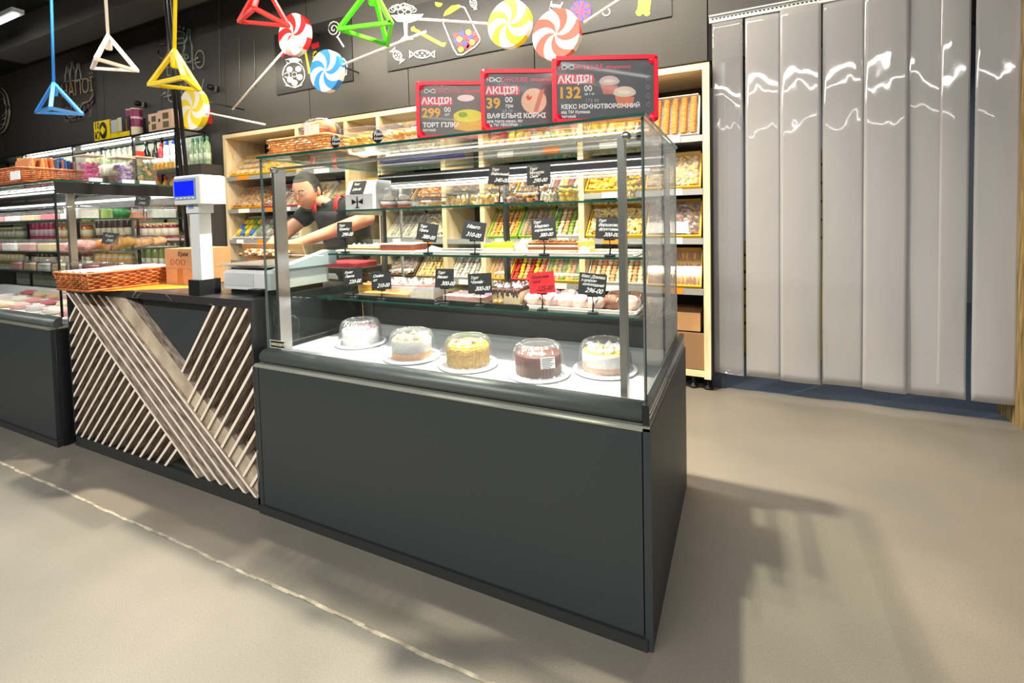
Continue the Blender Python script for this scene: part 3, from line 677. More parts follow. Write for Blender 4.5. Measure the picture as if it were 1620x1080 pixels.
def bottle(kind, glass, cap, lab, label, loc, group, s=1., liquid=None):
    key = ('bottle', kind, glass, cap, lab, s)
    if key in tray_cache: return dup(tray_cache[key], loc, None, label, group)
    t = thing('bottle', label, 'bottle', loc, 0, group); tray_cache[key] = t; T = W[t.name] @ Matrix.Scale(s, 4)
    P = {'wine': [(.034, 0), (.036, .01), (.036, .17), (.030, .20), (.014, .235), (.0125, .29), (.014, .292), (.014, .30)],
         'tall': [(.030, 0), (.032, .008), (.032, .19), (.024, .225), (.013, .245), (.012, .28)],
         'jar': [(.036, 0), (.038, .006), (.038, .085), (.030, .095), (.030, .10)],
         'vodka': [(.028, 0), (.030, .006), (.030, .18), (.028, .195), (.013, .215), (.012, .25)]}[kind]
    b = MB(T); b.lathe(P, n=12); b.build('glass_body', mat('bottle_'+glass, col(glass), .12, coat=.5), t)
    top = P[-1][1]; b = MB(T); b.lathe([(P[-1][0]+.003, top-.03), (P[-1][0]+.003, top+.006)], n=10); b.build('cap', mat('cap_'+cap, col(cap), .35), t)
    rr = P[2][0]; b = MB(T); b.lathe([(rr+.0008, .04), (rr+.0008, .12)] if kind != 'jar' else [(rr+.0008, .02), (rr+.0008, .07)], n=12); b.build('paper_label', mat('lab_'+lab, col(lab), .6), t)
    return t
def row(x0, x1, n, z, kind, glass, cap, lab, label, group, s=1., y=None):
    for i in range(n):
        bottle(kind, glass, cap, lab, label, (x0+(x1-x0)*i/max(1, n-1), (RY0+.10) if y is None else y, z), group, s)
row(-6.75+.12, -5.75, 9, 1.66, 'tall', '#A9B68C', '#E8E8E0', '#E9E6D0', 'pale green bottle with white cap on the rack behind the sweet bins', 'green bottles behind the sweet bins')
row(-5.46, -5.30, 2, 1.66, 'wine', '#0E120E', '#22303A', '#E9EEF5', 'black wine bottle with white label left of the leaning pole', 'dark wine bottles', 1.0)
row(-5.20, -5.14, 1, 1.66, 'tall', '#B03038', '#C0252C', '#E9C9C0', 'red bottle right of the leaning pole', 'red bottles', .95)
row(-5.10, -4.98, 2, 1.66, 'vodka', '#D5D8DE', '#2F62C4', '#F0F0F4', 'clear bottle with blue cap above the scale display', 'blue capped bottles', 1.1)
bottle('wine', '#C4CCC0', '#DDE3DC', '#E8E8E0', 'tallest clear bottle among the blue capped ones', (-4.90, RY0+.1, 1.66), None, 1.1)
row(-4.84, -4.82, 1, 1.66, 'vodka', '#B7C2D6', '#4B7BD0', '#DDE8F4', 'small bluish bottle at the right end of the rack', 'bluish bottles', 1.0)
for k in range(4): bottle('tall', '#A7C79A', '#66C2A0', '#D7E6C9', 'light green bottle between the rack and the wooden shelving', (-4.70+k*.075, 1.80, 1.66), 'light green bottles by the wooden shelving', .95)
b = MB(); b.box(-4.74, -4.42, 1.7, 1.95, 1.60, 1.66); b.box(-4.74, -4.42, 1.7, 1.95, 0, 1.6); tag(b.build('side_cabinet', mat('side_cabinet', (.05, .045, .04), .6)), 'dark cabinet between the bottle rack and the wooden shelving', 'cabinet')
cols = [('#8E2036', '#D9C27A', '#EADFC8'), ('#D9D2B8', '#C9A13A', '#E9A03B'), ('#7E8F4C', '#D7D0BE', '#E7E3D0'), ('#C9476B', '#E8E2DA', '#F2D6DC'), ('#C58B3A', '#B33A2A', '#F2E6C4'), ('#4A2F26', '#C9A13A', '#D9CDB2')]
k = 0
for zi, z in enumerate((1.30, .95, .62)):
    for s in range(5):
        g_, c_, l_ = cols[(s+zi*2) % 6]; x0 = -9.1+s*.86+.05
        kd = 'jar' if (s+zi) % 2 else 'tall'
        nm = {'jar': 'jar', 'tall': 'bottle'}[kd]
        for i in range(6):
            bottle(kd, g_, c_, l_, f'{["burgundy","cream","olive","pink","amber","dark brown"][(s+zi*2)%6]} {nm} in the {["upper","middle","lower"][zi]} row of the far rack, {["first","second","third","fourth","fifth"][s]} cluster from the left', (x0+i*.12, RY0+.09, z), f'{nm}s of the {["upper","middle","lower"][zi]} rack row cluster {["one","two","three","four","five"][s]}', 1.0 if kd == 'tall' else 1.5)
for i in range(11): # yellow price tags along the bottle shelf
    x = -5.50+i*.067; b = MB(); b.box(x-.022, x+.022, RY0-.008, RY0-.001, 1.645, 1.70); tag(b.build('price_tag', mat('amber_tag', col('#F4B22A'), .5)), 'small amber price tag clipped under the bottles above the scale', 'price tag', 'amber price tags')
# cartons on top of the rack
def carton(name, label, px0, px1, py0, py1, d_, m1, details, Y=RY0+.02):
    a = at(px0, py1, Y=Y); c = at(px1, py0, Y=Y); z0 = 2.031; z1 = z0+abs(c.z-at(px1, py1, Y=Y).z)
    t = thing(name, label, 'box', ((a.x+c.x)/2, Y+d_/2, z0)); b = MB(); b.box(a.x, c.x, Y, Y+d_, z0, z1); b.build('body', m1, t)
    for (u0, u1, v0, v1, m_) in details:
        b = MB(); b.box(a.x+(c.x-a.x)*u0, a.x+(c.x-a.x)*u1, Y-.003, Y, z0+(z1-z0)*v0, z0+(z1-z0)*v1); b.build('print', m_, t)
    return t, a.x, c.x, z0, z1
YEL = flat('#F2D500', .4); BLK = flat('#151515', .4); CRM = flat('#EBDDBE', .5); PUR = flat('#8C1F55', .4)
t, x0, x1, z0, z1 = carton('liquor_carton', 'yellow carton with black circle print on top of the bottle rack', 150, 173, 196, 228, .20, YEL, [])
b = MB(); c_ = (x0+(x1-x0)*.62, z0+(z1-z0)*.5); rr = (z1-z0)*.42
b.prism([(c_[0]+rr*.72*math.cos(a*PI/10), c_[1]+rr*math.sin(a*PI/10)) for a in range(20)], RY0+.012, RY0+.019, 'y', 0); b.build('print', BLK, t)
b = MB(); b.prism([(c_[0]-rr*.55, c_[1]), (c_[0], c_[1]+rr*.55), (c_[0]+rr*.62, c_[1]), (c_[0], c_[1]-rr*.55)], RY0+.008, RY0+.0119, 'y', 0); b.build('print', YEL, t)
b = MB(); put_text(b, '10', .11, x0+.015, z0+(z1-z0)*.62, RY0+.017); put_text(b, 'Ю', .11, x0+.015, z0+(z1-z0)*.12, RY0+.017); b.build('lettering', BLK, t)
carton('liquor_carton', 'black and yellow carton with a silver bottle picture, left of two', 176, 188, 193, 224, .16, BLK, [(0, 1, 0, .28, YEL), (.1, .8, .3, .95, flat('#B9BDC4', .4)), (.85, 1, .2, 1, YEL)])
carton('liquor_carton', 'black and yellow carton with a silver bottle picture, right of two', 189, 204, 190, 222, .16, BLK, [(0, 1, 0, .26, YEL), (.02, .3, .3, 1, flat('#C9C9C4', .4)), (.72, .8, .3, .9, flat('#8A6A20', .4))])
for k, (a, c_) in enumerate(((205, 212), (213, 222))):
    p = at((a+c_)/2, 215, Y=RY0+.08); q = at(c_, 215, Y=RY0+.08); z1 = at((a+c_)/2, 174, Y=RY0+.08).z-at((a+c_)/2, 218, Y=RY0+.08).z
    t = thing('gift_tube', ['purple and cream gift tube, left of the pair on the rack', 'purple and cream gift tube, right of the pair on the rack'][k], 'gift tube', (p.x, RY0+.08, 2.031))
    for (v0, v1, m_, nm) in ((0, .33, CRM, 'lower_body'), (.33, .62, PUR, 'middle_band'), (.62, .70, flat('#E3B9C4', .4), 'stripe'), (.70, .97, PUR, 'upper_body'), (.97, 1., CRM, 'cap')):
        b = MB(); b.cyl((p.x, RY0+.08, 2.031+z1*v0), q.x-p.x, z1*(v1-v0), 14); b.build(nm, m_, t)
PINKW = flat('#E6BFA0', .5)
for k, (a, c_, y0, y1) in enumerate(((236, 250, 185, 214), (251, 272, 178, 210))):
    carton('window_carton', ['pale pink carton with dark windows, narrower, left of two', 'pale pink carton with dark windows, wider, behind the pole'][k], a, c_, y0, y1, .18, PINKW, [(.35, .75, .55, .85, flat('#5B4A22', .5)), (.35, .75, .12, .42, flat('#6B5A35', .5)), (.05, .15, .45, .6, BLK)])
for k, (a, c_) in enumerate(((285, 296), (297, 307), (308, 324))):
    carton('red_carton', ['red carton on the rack just right of the leaning pole', 'red carton behind the yellow lollipop, middle of three', 'dark red carton at the right end of the rack top'][k], a, c_, 181-k*1, 207-k*2, .07, flat('#C4151C' if k < 2 else '#8E1218', .4), [(.1, .8, .1, .25, flat('#F0D8D0', .5))] if k != 1 else [(.2, .8, .08, .3, flat('#F3E9E9', .5))])

# ================================================================== NEON SIGNS AND BOARDS
TUB = .009
def poly_tube(mb, pts, Y, r=TUB, mi=0, closed=False): mb.tube([tuple(at(x, y, Y=Y)) for x, y in pts], r, 5, mi, closed)
def arc(cx, cy, rx, ry, a0, a1, n=12, rot=0):
    o = []
    for i in range(n+1):
        a = math.radians(a0+(a1-a0)*i/n); x, y = rx*math.cos(a), ry*math.sin(a)
        o.append((cx+x*math.cos(rot)-y*math.sin(rot), cy+x*math.sin(rot)+y*math.cos(rot)))
    return o
NY = WY-.03
OFFT = mat('unlit_tube', (.34, .32, .26), .35); OFFG = mat('unlit_tube_green', (.20, .27, .22), .35); OFFP = mat('unlit_tube_pink', (.30, .14, .13), .35)
p = at(120, 140, Y=NY)
ns = thing('neon_sign', 'unlit bottle neon sign reading НАПОЇ behind the blue lamp', 'neon sign', (p.x, NY, p.z))
for (x, y0, y1) in ((107, 105, 130), (115, 98, 128), (124, 100, 126)):
    b = MB(); poly_tube(b, [(x-4, y1), (x-3.5, y0+14), (x-1.5, y0+7), (x-1.5, y0), (x+1.5, y0), (x+1.5, y0+7), (x+3.5, y0+14), (x+4, y1)], NY); b.build('bottle_outline', OFFT, ns)
base = at(97, 157, Y=NY-.01); ex_ = at(140, 146, Y=NY-.01); ang = math.atan2(ex_.z-base.z, ex_.x-base.x)
b = MB(); put_text(b, 'НАПОЇ', .25, base.x, base.z, NY-.012, rot=ang, space=.92, bold=-.004); b.build('lettering', mat('unlit_letters', (.42, .36, .16), .4), ns)
b = MB(); put_text(b, 'СВІТУ', .26, base.x+.02, base.z-.30, NY-.012, rot=ang, space=.9, bold=-.006); b.build('lettering', OFFP, ns)
b = MB(); poly_tube(b, [(144, 122), (147, 150), (142, 160), (131, 163), (127, 172), (122, 178)], NY); poly_tube(b, arc(113, 178, 8, 8, 20, 170), NY)
poly_tube(b, [(100, 130), (138, 124), (142, 128)], NY); tag(b.build('outline', OFFT, ns), kind='stuff')
b = MB(); b.prism([tuple((at(x, y, Y=NY+.012).x, at(x, y, Y=NY+.012).z)) for x, y in ((92, 128), (143, 122), (148, 162), (125, 186), (100, 186))], NY+.012, NY+.020); b.build('backing', mat('sign_backing', (.035, .018, .016), .5), ns)
p = at(280, 90, Y=NY)
ns = thing('neon_sign', 'unlit neon sign of a barrel, glass and bottle above the yellow lamp', 'neon sign', (p.x, NY, p.z))
b = MB(); poly_tube(b, [(252, 70), (250, 82), (254, 92), (261, 92), (266, 82), (264, 68), (252, 70)], NY, mi=0); poly_tube(b, [(258, 92), (258, 102)], NY); b.build('wine_glass', OFFP, ns)
b = MB(); poly_tube(b, [(297, 47), (296, 60), (291, 72), (292, 98), (302, 100), (304, 74), (301, 62), (301, 47), (297, 46)], NY); b.build('bottle_outline', OFFG, ns)
b = MB(); poly_tube(b, arc(281, 53, 11, 4, 150, 390), NY); poly_tube(b, [(271, 54), (275, 76), (283, 90)], NY); poly_tube(b, [(291, 55), (292, 76), (288, 90)], NY); poly_tube(b, [(274, 62), (291, 60)], NY); poly_tube(b, [(275, 70), (291, 68)], NY)
for a in range(3): poly_tube(b, arc(294-a*4, 90+a % 2*5, 4, 4, 0, 360), NY)
b.build('barrel', OFFG, ns)
b = MB()
for q in ([(272, 47), (275, 50)], [(284, 40), (284, 45)], [(291, 42), (290, 47)], [(307, 95), (313, 91)], [(308, 100), (316, 98)], [(255, 152), (262, 146)], [(258, 155), (270, 150)]): poly_tube(b, q, NY)
tag(b.build('ray', OFFT, ns), kind='stuff')
b_ = at(262, 122, Y=NY-.01); b = MB(); put_text(b, 'ВИНО', .26, b_.x, b_.z, NY-.01, rot=ang*.8, space=.85, bold=-.005); put_text(b, 'СВІТУ', .24, b_.x, b_.z-.28, NY-.01, rot=ang*.8, space=.85, bold=-.006); b.build('lettering', OFFT, ns)
p = at(2, 175, Y=NY); ns = thing('neon_sign', 'round unlit neon sign cut off by the left edge', 'neon sign', (p.x, NY, p.z))
b = MB(); poly_tube(b, arc(0, 175, 15, 36, -90, 90), NY, .012); poly_tube(b, arc(-1, 175, 11, 30, -90, 90), NY, .008); b.build('ring', OFFT, ns)
b = MB()
for q in ([(0, 160), (6, 156), (8, 165)], [(0, 172), (7, 178), (3, 186)], [(2, 190), (9, 186)], [(0, 198), (8, 196)]): poly_tube(b, q, NY, .01)
tag(b.build('drawing', OFFT, ns), kind='stuff')

BY = WY-.008
def board(quad, label):
    P_ = [at(x, y, Y=BY) for x, y in quad]; x0 = min(q.x for q in P_); x1 = max(q.x for q in P_); z0 = sum(sorted(q.z for q in P_)[:2])/2; z1 = sum(sorted(q.z for q in P_)[2:])/2
    t = thing('wall_board', label, 'poster board', ((x0+x1)/2, BY, z0)); b = MB(); b.box(x0, x1, BY-.002, BY+.008, z0, z1); b.build('panel', mat('board_black', (.010, .010, .010), .5), t); return t
PR = BY-.0045
YELP = flat('#F0E020', .5); WHT = flat('#F4F2EC', .6); NAVY = flat('#1B1F8A', .5); RED2 = flat('#D2101A', .5); ORG = flat('#F0B020', .5)
def shape(mb, pts, mi=0, y=PR, t_=.0015): P_ = [at(x, yy, Y=y) for x, yy in pts]; mb.prism([(q.x, q.z) for q in P_], y, y+t_, 'y', mi)
def line(mb, pts, w_=.005, y=PR, closed=False, mi=0): mb.tube([tuple(at(x, yy, Y=y)) for x, yy in pts], w_, 4, mi, closed)
bd = board([(438, 55), (438, 150), (555, 22), (555, 128)], 'black wall board with a drawn lollipop and a jar of sweets, left of two')
b = MB(); pts = [(528+ (1+a*.42)*math.cos(a*.55), 46+(1+a*.42)*1.25*math.sin(a*.55)) for a in range(26)]; line(b, pts, .005); line(b, [(534, 58), (544, 74)], .008); b.build('lollipop_drawing', WHT, bd)
b = MB(); line(b, arc(465, 118, 17.5, 20, 0, 360, 20), .006); line(b, [(455, 100), (452, 95), (458, 93), (476, 94), (478, 99)], .006); shape(b, arc(466, 95, 9, 4, 0, 360, 10)); line(b, [(452, 135), (467, 139), (478, 134)], .006)
for q in ((458, 110), (472, 109), (459, 126), (474, 122), (466, 131)): shape(b, arc(q[0], q[1], 5, 5, 0, 360, 7))
for q in ((466, 118), (454, 119)): line(b, arc(q[0], q[1], 4, 4, 0, 360, 7), .004)
b.build('jar_drawing', WHT, bd)
b = MB(); shape(b, [(482, 83), (485, 83), (492, 116), (488, 117)]); line(b, arc(500, 88, 4, 6, 60, 280, 8), .01); b.build('stick_drawing', YELP, bd)
b = MB(); shape(b, [(492, 70), (504, 66), (505, 74), (494, 78)]); shape(b, [(443, 86), (450, 80), (452, 84), (446, 92)]); b.build('sweet_drawing', RED2, bd)
b = MB(); line(b, [(543, 92), (549, 100), (548, 118), (543, 120)], .006); line(b, [(540, 92), (546, 95)], .006); b.build('wrapper_drawing', WHT, bd)
bd = board([(613, -10), (613, 116), (1062, -60), (1062, 22)], 'long black wall board with drawn sweets behind the lollipops')
b = MB()
for q in arc(637, 17, 17, 7, 190, 350, 6)+[(628, 12), (640, 9), (650, 13), (634, 19), (646, 19), (640, 14)]: line(b, arc(q[0], q[1], 5, 4, 0, 360, 8), .004)
shape(b, [(618, 24), (670, 22), (664, 31), (648, 36), (628, 34)]); shape(b, [(638, 34), (645, 34), (644, 56), (654, 62), (630, 66), (640, 56)]); b.build('bowl_drawing', WHT, bd)
b = MB(); shape(b, [(650, 44), (655, 41), (657, 45), (700, 68), (706, 67), (703, 74), (698, 73), (656, 50), (651, 49)]); b.build('candy_drawing', YELP, bd)
def wrapped(cx, cy, rx, ry, rot, nm):
    b = MB(); c, s_ = math.cos(rot), math.sin(rot); f = lambda x, y: (cx+x*c-y*s_, cy+x*s_+y*c)
    line(b, [f(*q) for q in arc(0, 0, rx, ry, 0, 360, 12)], .0055)
    for s2 in (-1, 1): line(b, [f(s2*rx, 0), f(s2*rx*1.55, -ry*.9), f(s2*rx*1.45, 0), f(s2*rx*1.55, ry*.9), f(s2*rx, 0)], .006)
    for i in range(5): shape(b, [f(*q) for q in arc(-rx*.6+i*rx*.3, (i % 2-.5)*ry*.7, 1.6, 1.6, 0, 360, 5)])
    b.build(nm, WHT, bd)
wrapped(629, 88, 8, 6, .9, 'wrapped_candy_drawing'); wrapped(668, 86, 13, 6, 0, 'wrapped_candy_drawing'); wrapped(749, 5, 7, 5, 1.2, 'wrapped_candy_drawing')
b = MB(); line(b, [(702, 30), (702, 38), (718, 78), (724, 87), (732, 87), (752, 74), (759, 66), (759, 60), (735, 12), (728, 10)], .006); b.build('jar_drawing', WHT, bd)
b = MB(); shape(b, [(701, 26), (704, 18), (714, 9), (727, 7), (728, 12), (712, 22)]); shape(b, arc(694, 5, 6, 6, 0, 200, 8)); b.build('jar_lid_drawing', ORG, bd)
bc_ = [(722, 56, 0), (731, 53, 1), (741, 51, 2), (750, 54, 0), (727, 62, 2), (736, 60, 0), (744, 58, 1), (753, 61, 0), (722, 65, 1), (727, 70, 0), (738, 72, 0), (747, 67, 2), (729, 78, 2), (735, 68, 1), (741, 66, 0), (742, 75, 0)]
for mi, (m_, nm) in enumerate(((RED2, 'red_ball_drawing'), (NAVY, 'blue_ball_drawing'), (ORG, 'yellow_ball_drawing'))):
    b = MB()
    for x, y, c_ in bc_:
        if c_ == mi: shape(b, arc(x, y, 4.6, 4.6, 0, 360, 10), y=PR-.001*mi)
    b.build(nm, m_, bd)
b = MB(); shape(b, arc(919, 17, 17, 17, 0, 360, 20)); b.build('round_candy_drawing', NAVY, bd)
b = MB()
for k in range(8):
    a = k*PI/4; shape(b, [(919, 17), (919+16*math.cos(a), 17+16*math.sin(a)), (919+16*math.cos(a+.35), 17+16*math.sin(a+.35))], y=PR-.002)
b.build('round_candy_stripes', RED2, bd)
b = MB(); line(b, [(873, 2), (870, 14), (884, 18), (890, 4)], .007); shape(b, [(872, 6), (888, 8), (886, 12), (872, 11)]); line(b, arc(959, 19, 6, 6, 0, 360, 10), .005); b.build('cup_drawing', WHT, bd)
b = MB()
shape(b, arc(1020, -2, 10, 8, 0, 360, 10)); shape(b, arc(1011, 20, 5.5, 5.5, 0, 360, 8)); shape(b, arc(1023, 20, 5.5, 5.5, 0, 360, 8)); shape(b, [(1010, 0), (1030, 0), (1027, 22), (1008, 22)], y=PR-.001); b.build('gummy_drawing', YELP, bd)

# ================================================================== GIANT LOLLIPOPS
def lolly(px, py, rpx, Y, colr, label, stick, rot, th=.05):
    p = at(px, py, Y=Y); r = abs(at(px+rpx, py, Y=Y).x-at(px-rpx, py, Y=Y).x)/2
    t = thing('giant_lollipop', label, 'decoration', tuple(p), 0, 'giant lollipops on the wall'); m1 = flat(colr, .4); m2 = flat('#F6EDE2', .4)
    N = 10; seg = 8; b = MB(); vs = []; fs = []; mi = []
    T = Txyz(p.x, p.y, p.z)
    rings = 7
    for side, y in ((0, -th/2), (1, th/2)):
        for j in range(rings+1):
            q = r*j/rings
            for i in range(N*seg):
                a = 2*PI*i/(N*seg)+rot+ (1.1*(j/rings))*(1); vs.append((q*math.cos(a), y, q*math.sin(a)))
    M_ = N*seg; off = (rings+1)*M_
    for side in (0, 1):
        for j in range(rings):
            for i in range(M_):
                o_ = side*off; fs.append((o_+j*M_+i, o_+j*M_+(i+1) % M_, o_+(j+1)*M_+(i+1) % M_, o_+(j+1)*M_+i)); mi.append((i//seg) % 2)
    for i in range(M_): fs.append((rings*M_+i, rings*M_+(i+1) % M_, off+rings*M_+(i+1) % M_, off+rings*M_+i)); mi.append((i//seg) % 2)
    b.add(vs, fs, mi, False, T); b.build('candy_disc', [m1, m2], t, fix=False)
    (a, c) = stick; b = MB(); b.tube([tuple(at(*a, Y=Y)), tuple(at(*c, Y=Y))], .009, 8); b.build('stick', flat('#F5F0E6', .4), t)
    b = MB(); b.tube([(p.x, p.y+th/2, p.z+r*.5), (p.x, WY-.001, p.z+r*.5)], .006, 6); b.build('wall_peg', BLACK, t)
lolly(307, 173, 20, 1.52, '#F5DA10', 'yellow and white swirl lollipop over the red cartons, leftmost', ((325, 178), (419, 197)), .3)
lolly(467, 56, 23, 1.74, '#E0282C', 'small red and white swirl lollipop beside the red lamp', ((451, 78), (368, 173)), .5)
lolly(518, 113, 24, 1.66, '#2E7FD0', 'blue and white swirl lollipop, lowest of the group', ((541, 103), (674, 50)), .2)
lolly(807, 39, 33, 1.72, '#F2DC12', 'yellow and white swirl lollipop above the middle promo sign', ((776, 38), (645, 29)), .1)
lolly(881, 56, 37, 1.66, '#E84A3C', 'large coral and white swirl lollipop above the right promo sign', ((924, 36), (985, -4)), .0)

# ================================================================== PENDANT LAMPS
def pendant(Y, apex, c1, c2, c3, Y3, hexc, label, cord_top, bar=.017):
    A = at(*apex, Y=Y); P1 = at(*c1, Y=Y); P2 = at(*c2, Y=Y); P3 = at(*c3, Y=Y3); m_ = flat(hexc, .4)
    ct = at(*cord_top, Y=Y); ct = A+(ct-A)*((3.3-A.z)/(ct.z-A.z)) if ct.z > A.z+.01 else Vector((A.x, A.y, 3.3))
    t = thing('pendant_lamp', label, 'pendant lamp', tuple(A), 0, 'pyramid pendant lamps')
    for a, c in ((A, P1), (A, P2), (A, P3), (P1, P2), (P2, P3), (P3, P1)):
        b = MB(); d = (c-a).normalized()*.004; b.bar(a-d, c+d, bar, bar); b.build('frame_bar', m_, t)
    b = MB(); b.tube([tuple(ct), tuple(A+(ct-A)*.5+Vector((.004, 0, 0))), tuple(A)], .0085, 8); b.build('cord', m_, t)
    b = MB(); b.lathe([(.014, -.085), (.019, -.08), (.019, -.02), (.010, 0)], tuple(A), 12); b.build('bulb_socket', m_, t)
    b = MB(); b.lathe([(.035, -.001), (.035, -.02), (.012, -.04)][::-1], (ct.x, ct.y, 3.30), 12); b.build('ceiling_rose', m_, t)
pendant(.5, (85, 132), (57, 178), (130, 181), (80, 171), .15, '#3E96E8', 'blue pyramid frame lamp, leftmost of the pendants', (81, 0))
pendant(.5, (171, 57), (146, 108), (217, 112), (152, 93), .2, '#F2E8DC', 'white pyramid frame lamp between the blue and yellow ones', (167, 0))
pendant(.30, (276, 80), (236, 134), (315, 142), (291, 122), .12, '#F5D90C', 'yellow pyramid frame lamp in front of the leaning pole', (277, 0))
pendant(.6, (415, -32), (378, 34), (456, 41), (402, 13), .35, '#EE1C1C', 'red pyramid frame lamp cut by the top edge', (416, -60))
pendant(.6, (588, -22), (536, 46), (619, 36), (613, 71), .75, '#5BE01E', 'green pyramid frame lamp cut by the top edge', (588, -60))

# ================================================================== SCALE, POLE AND THINGS ON THE COUNTER
CT = .787
pl = thing('leaning_pole', 'black double pole leaning slightly behind the cardboard boxes', 'pole', (-2.375, .44, CT))
for dx in (0, .032):
    a = at(297+dx*300, 388, Y=.44); c = at(262+dx*180, 0, Y=.44); d = (c-a); a0 = a-d*((a.z-CT)/d.z); c0 = a+d*((3.3-a.z)/d.z)
    b = MB(); b.tube([tuple(a0), tuple(c0)], .010, 10); b.build('tube', BLACKM, pl)
b = MB(); b.box(-2.43, -2.32, .40, .48, CT, CT+.008); b.build('foot_plate', BLACKM, pl)

def wicker(name, label, x0, x1, y0, y1, z0, h, rz=0, rows=9, wm=WICK, flare=.012, r=.0036, slack=.0045, cut=None):
    cx, cy = (x0+x1)/2, (y0+y1)/2; hw, hd = (x1-x0)/2, (y1-y0)/2
    t = thing(name, label, 'basket', (cx, cy, z0), rz); T = W[t.name]; per = 4*(hw+hd); step = .011; N = int(per/step)//2*2+1
    def pt(s, off, z):
        f = flare*(z/h); a, c = hw+f+off, hd+f+off; s = s % per; L = [2*hw, 2*hd, 2*hw, 2*hd]
        if s < L[0]: return (-a+2*a*s/L[0], -c, z)
        s -= L[0]
        if s < L[1]: return (a, -c+2*c*s/L[1], z)
        s -= L[1]
        if s < L[2]: return (a-2*a*s/L[2], c, z)
        s -= L[2]; return (-a, c-2*c*s/L[3], z)
    b = MB(T)
    for k in range(rows):
        z = r+(h-.006)*(k+.35)/rows
        b.tube([pt(per*i/N, slack*(1 if (i//2+k) % 2 else -1)*.8, z) for i in range(N)], r, 5, 0, True)
    tag(b.build('woven_side', wm, t, fix=False), kind='stuff')
    b = MB(T)
    for i in range(0, N, 4): b.tube([pt(per*i/N, 0, 0), pt(per*i/N, 0, h)], .0025, 4)
    tag(b.build('stakes', wm, t, fix=False), kind='stuff')
    for zz, nm, rr in ((h, 'rim', .0055), (.004, 'foot_rim', .006)):
        b = MB(T); b.tube([pt(per*i/60, (slack if zz < .01 else .001)+(.0015 if i % 2 else 0), zz) for i in range(60)], rr, 6, 0, True); b.build(nm, wm, t, fix=False)
    b = MB(T); b.box(-hw, hw, -hd, hd, .001, .005); b.build('bottom', wm, t)
    return t
bk = wicker('wicker_basket', 'low wicker basket lined with white paper at the left end of the counter', -2.605, -2.345, -.085, .285, CT+.002, .078, 0, 8)
b = MB(); n = 16; vs = []
x0, x1, y0, y1 = -2.60, -2.35, -.08, .28
for j in range(n+1):
    for i in range(n+1):
        u, v = i/n, j/n; e_ = max(abs(2*u-1), abs(2*v-1)); z = CT+.02+(.066 if e_ > .93 else .03*e_**3)+.006*math.sin(i*1.7)*math.cos(j*1.3)
        vs.append((x0-.006+(x1-x0+.012)*u, y0-.006+(y1-y0+.012)*v, z))
b.add(vs, [(j*(n+1)+i, j*(n+1)+i+1, (j+1)*(n+1)+i+1, (j+1)*(n+1)+i) for j in range(n) for i in range(n)], 0, True)
o = b.build('paper_liner', mat('white_paper', (.82, .80, .78), .7)); tag(o, 'crumpled white paper lining the wicker basket on the counter', 'paper')
b = MB(); b.ball((-2.50, .12, CT+.062), .06, 0, 14, sx=1.2, sy=1.5, sz=.6); b.ball((-2.44, .03, CT+.065), .04, 0, 12, sx=1.3, sy=1.3, sz=.5)
tag(b.build('plastic_bag', mat('bag_film', (.75, .77, .80), .2, alpha=.75)), 'puffy clear plastic bag lying in the counter basket', 'bag')
# orange sheet
b = MB(); vs = [(-2.33, -.045), (-2.02, .14), (-2.10, .33), (-2.34, .33)]
b.prism(vs, CT+.0005, CT+.0016, 'z'); tag(b.build('orange_sheet', mat('orange_paper', col('#F28C1E'), .5)), 'bright orange sheet lying under the basket and the cardboard boxes', 'paper')
# cardboard boxes
def cbox(label, x0, x1, y0, y1, z0, z1, tape=True):
    t = thing('cardboard_box', label, 'box', ((x0+x1)/2, (y0+y1)/2, z0)); b = MB(); b.box(x0, x1, y0, y1, z0, z1); b.build('carton', CARDB, t)
    if tape: b = MB(); b.box((x0+x1)/2-.018, (x0+x1)/2+.022, y0-.001, y0-.0002, z0+.005, z1-.002); b.build('tape', mat('tape_brown', col('#9C7040'), .3), t)
    return t
cbox('lower cardboard box with brown tape beside the scale pole', -2.30, -2.085, .20, .38, CT+.002, CT+.078)
t = cbox('upper cardboard box with red prints stacked beside the scale pole', -2.305, -2.085, .20, .38, CT+.079, CT+.172, False)
b = MB(); put_text(b, 'Крем', .030, -2.20, CT+.137, .1985, shear=.2); b.build('lettering', mat('marker', (.05, .04, .03), .6), t)
b = MB()
for i in range(3): b.tube([(-2.245+i*.042+.015*math.cos(a*PI/6), .1992, CT+.108+.013*math.sin(a*PI/6)) for a in range(12)], .0014, 4, 0, True)
b.build('print', mat('red_print', col('#A5432E'), .6), t)
t = cbox('open cardboard carton with raised flaps behind the scale', -2.02, -1.60, .42, .51, CT+.002, CT+.12, False)
b = MB(); b.prism([(.41, CT+.12), (.395, CT+.185), (.398, CT+.186), (.414, CT+.121)], -2.02, -1.60, 'x'); b.build('flap', CARDB, t)
# bag of nuts on the carton
nb = thing('nut_pack', 'small pack of nuts and seeds on top behind the scale', 'snack pack', (-1.80, .36, CT+.12))
b = MB(); r = random.Random(5)
for i in range(120): b.ball((-1.83+r.uniform(-.10, .14), .36+r.uniform(-.04, .04), CT+.135+r.uniform(0, .022)), .008, i % 2, 6, sx=1.5)
tag(b.build('nuts', [cookie_mat('brown'), cookie_mat('cream')], nb, fix=False), kind='stuff')
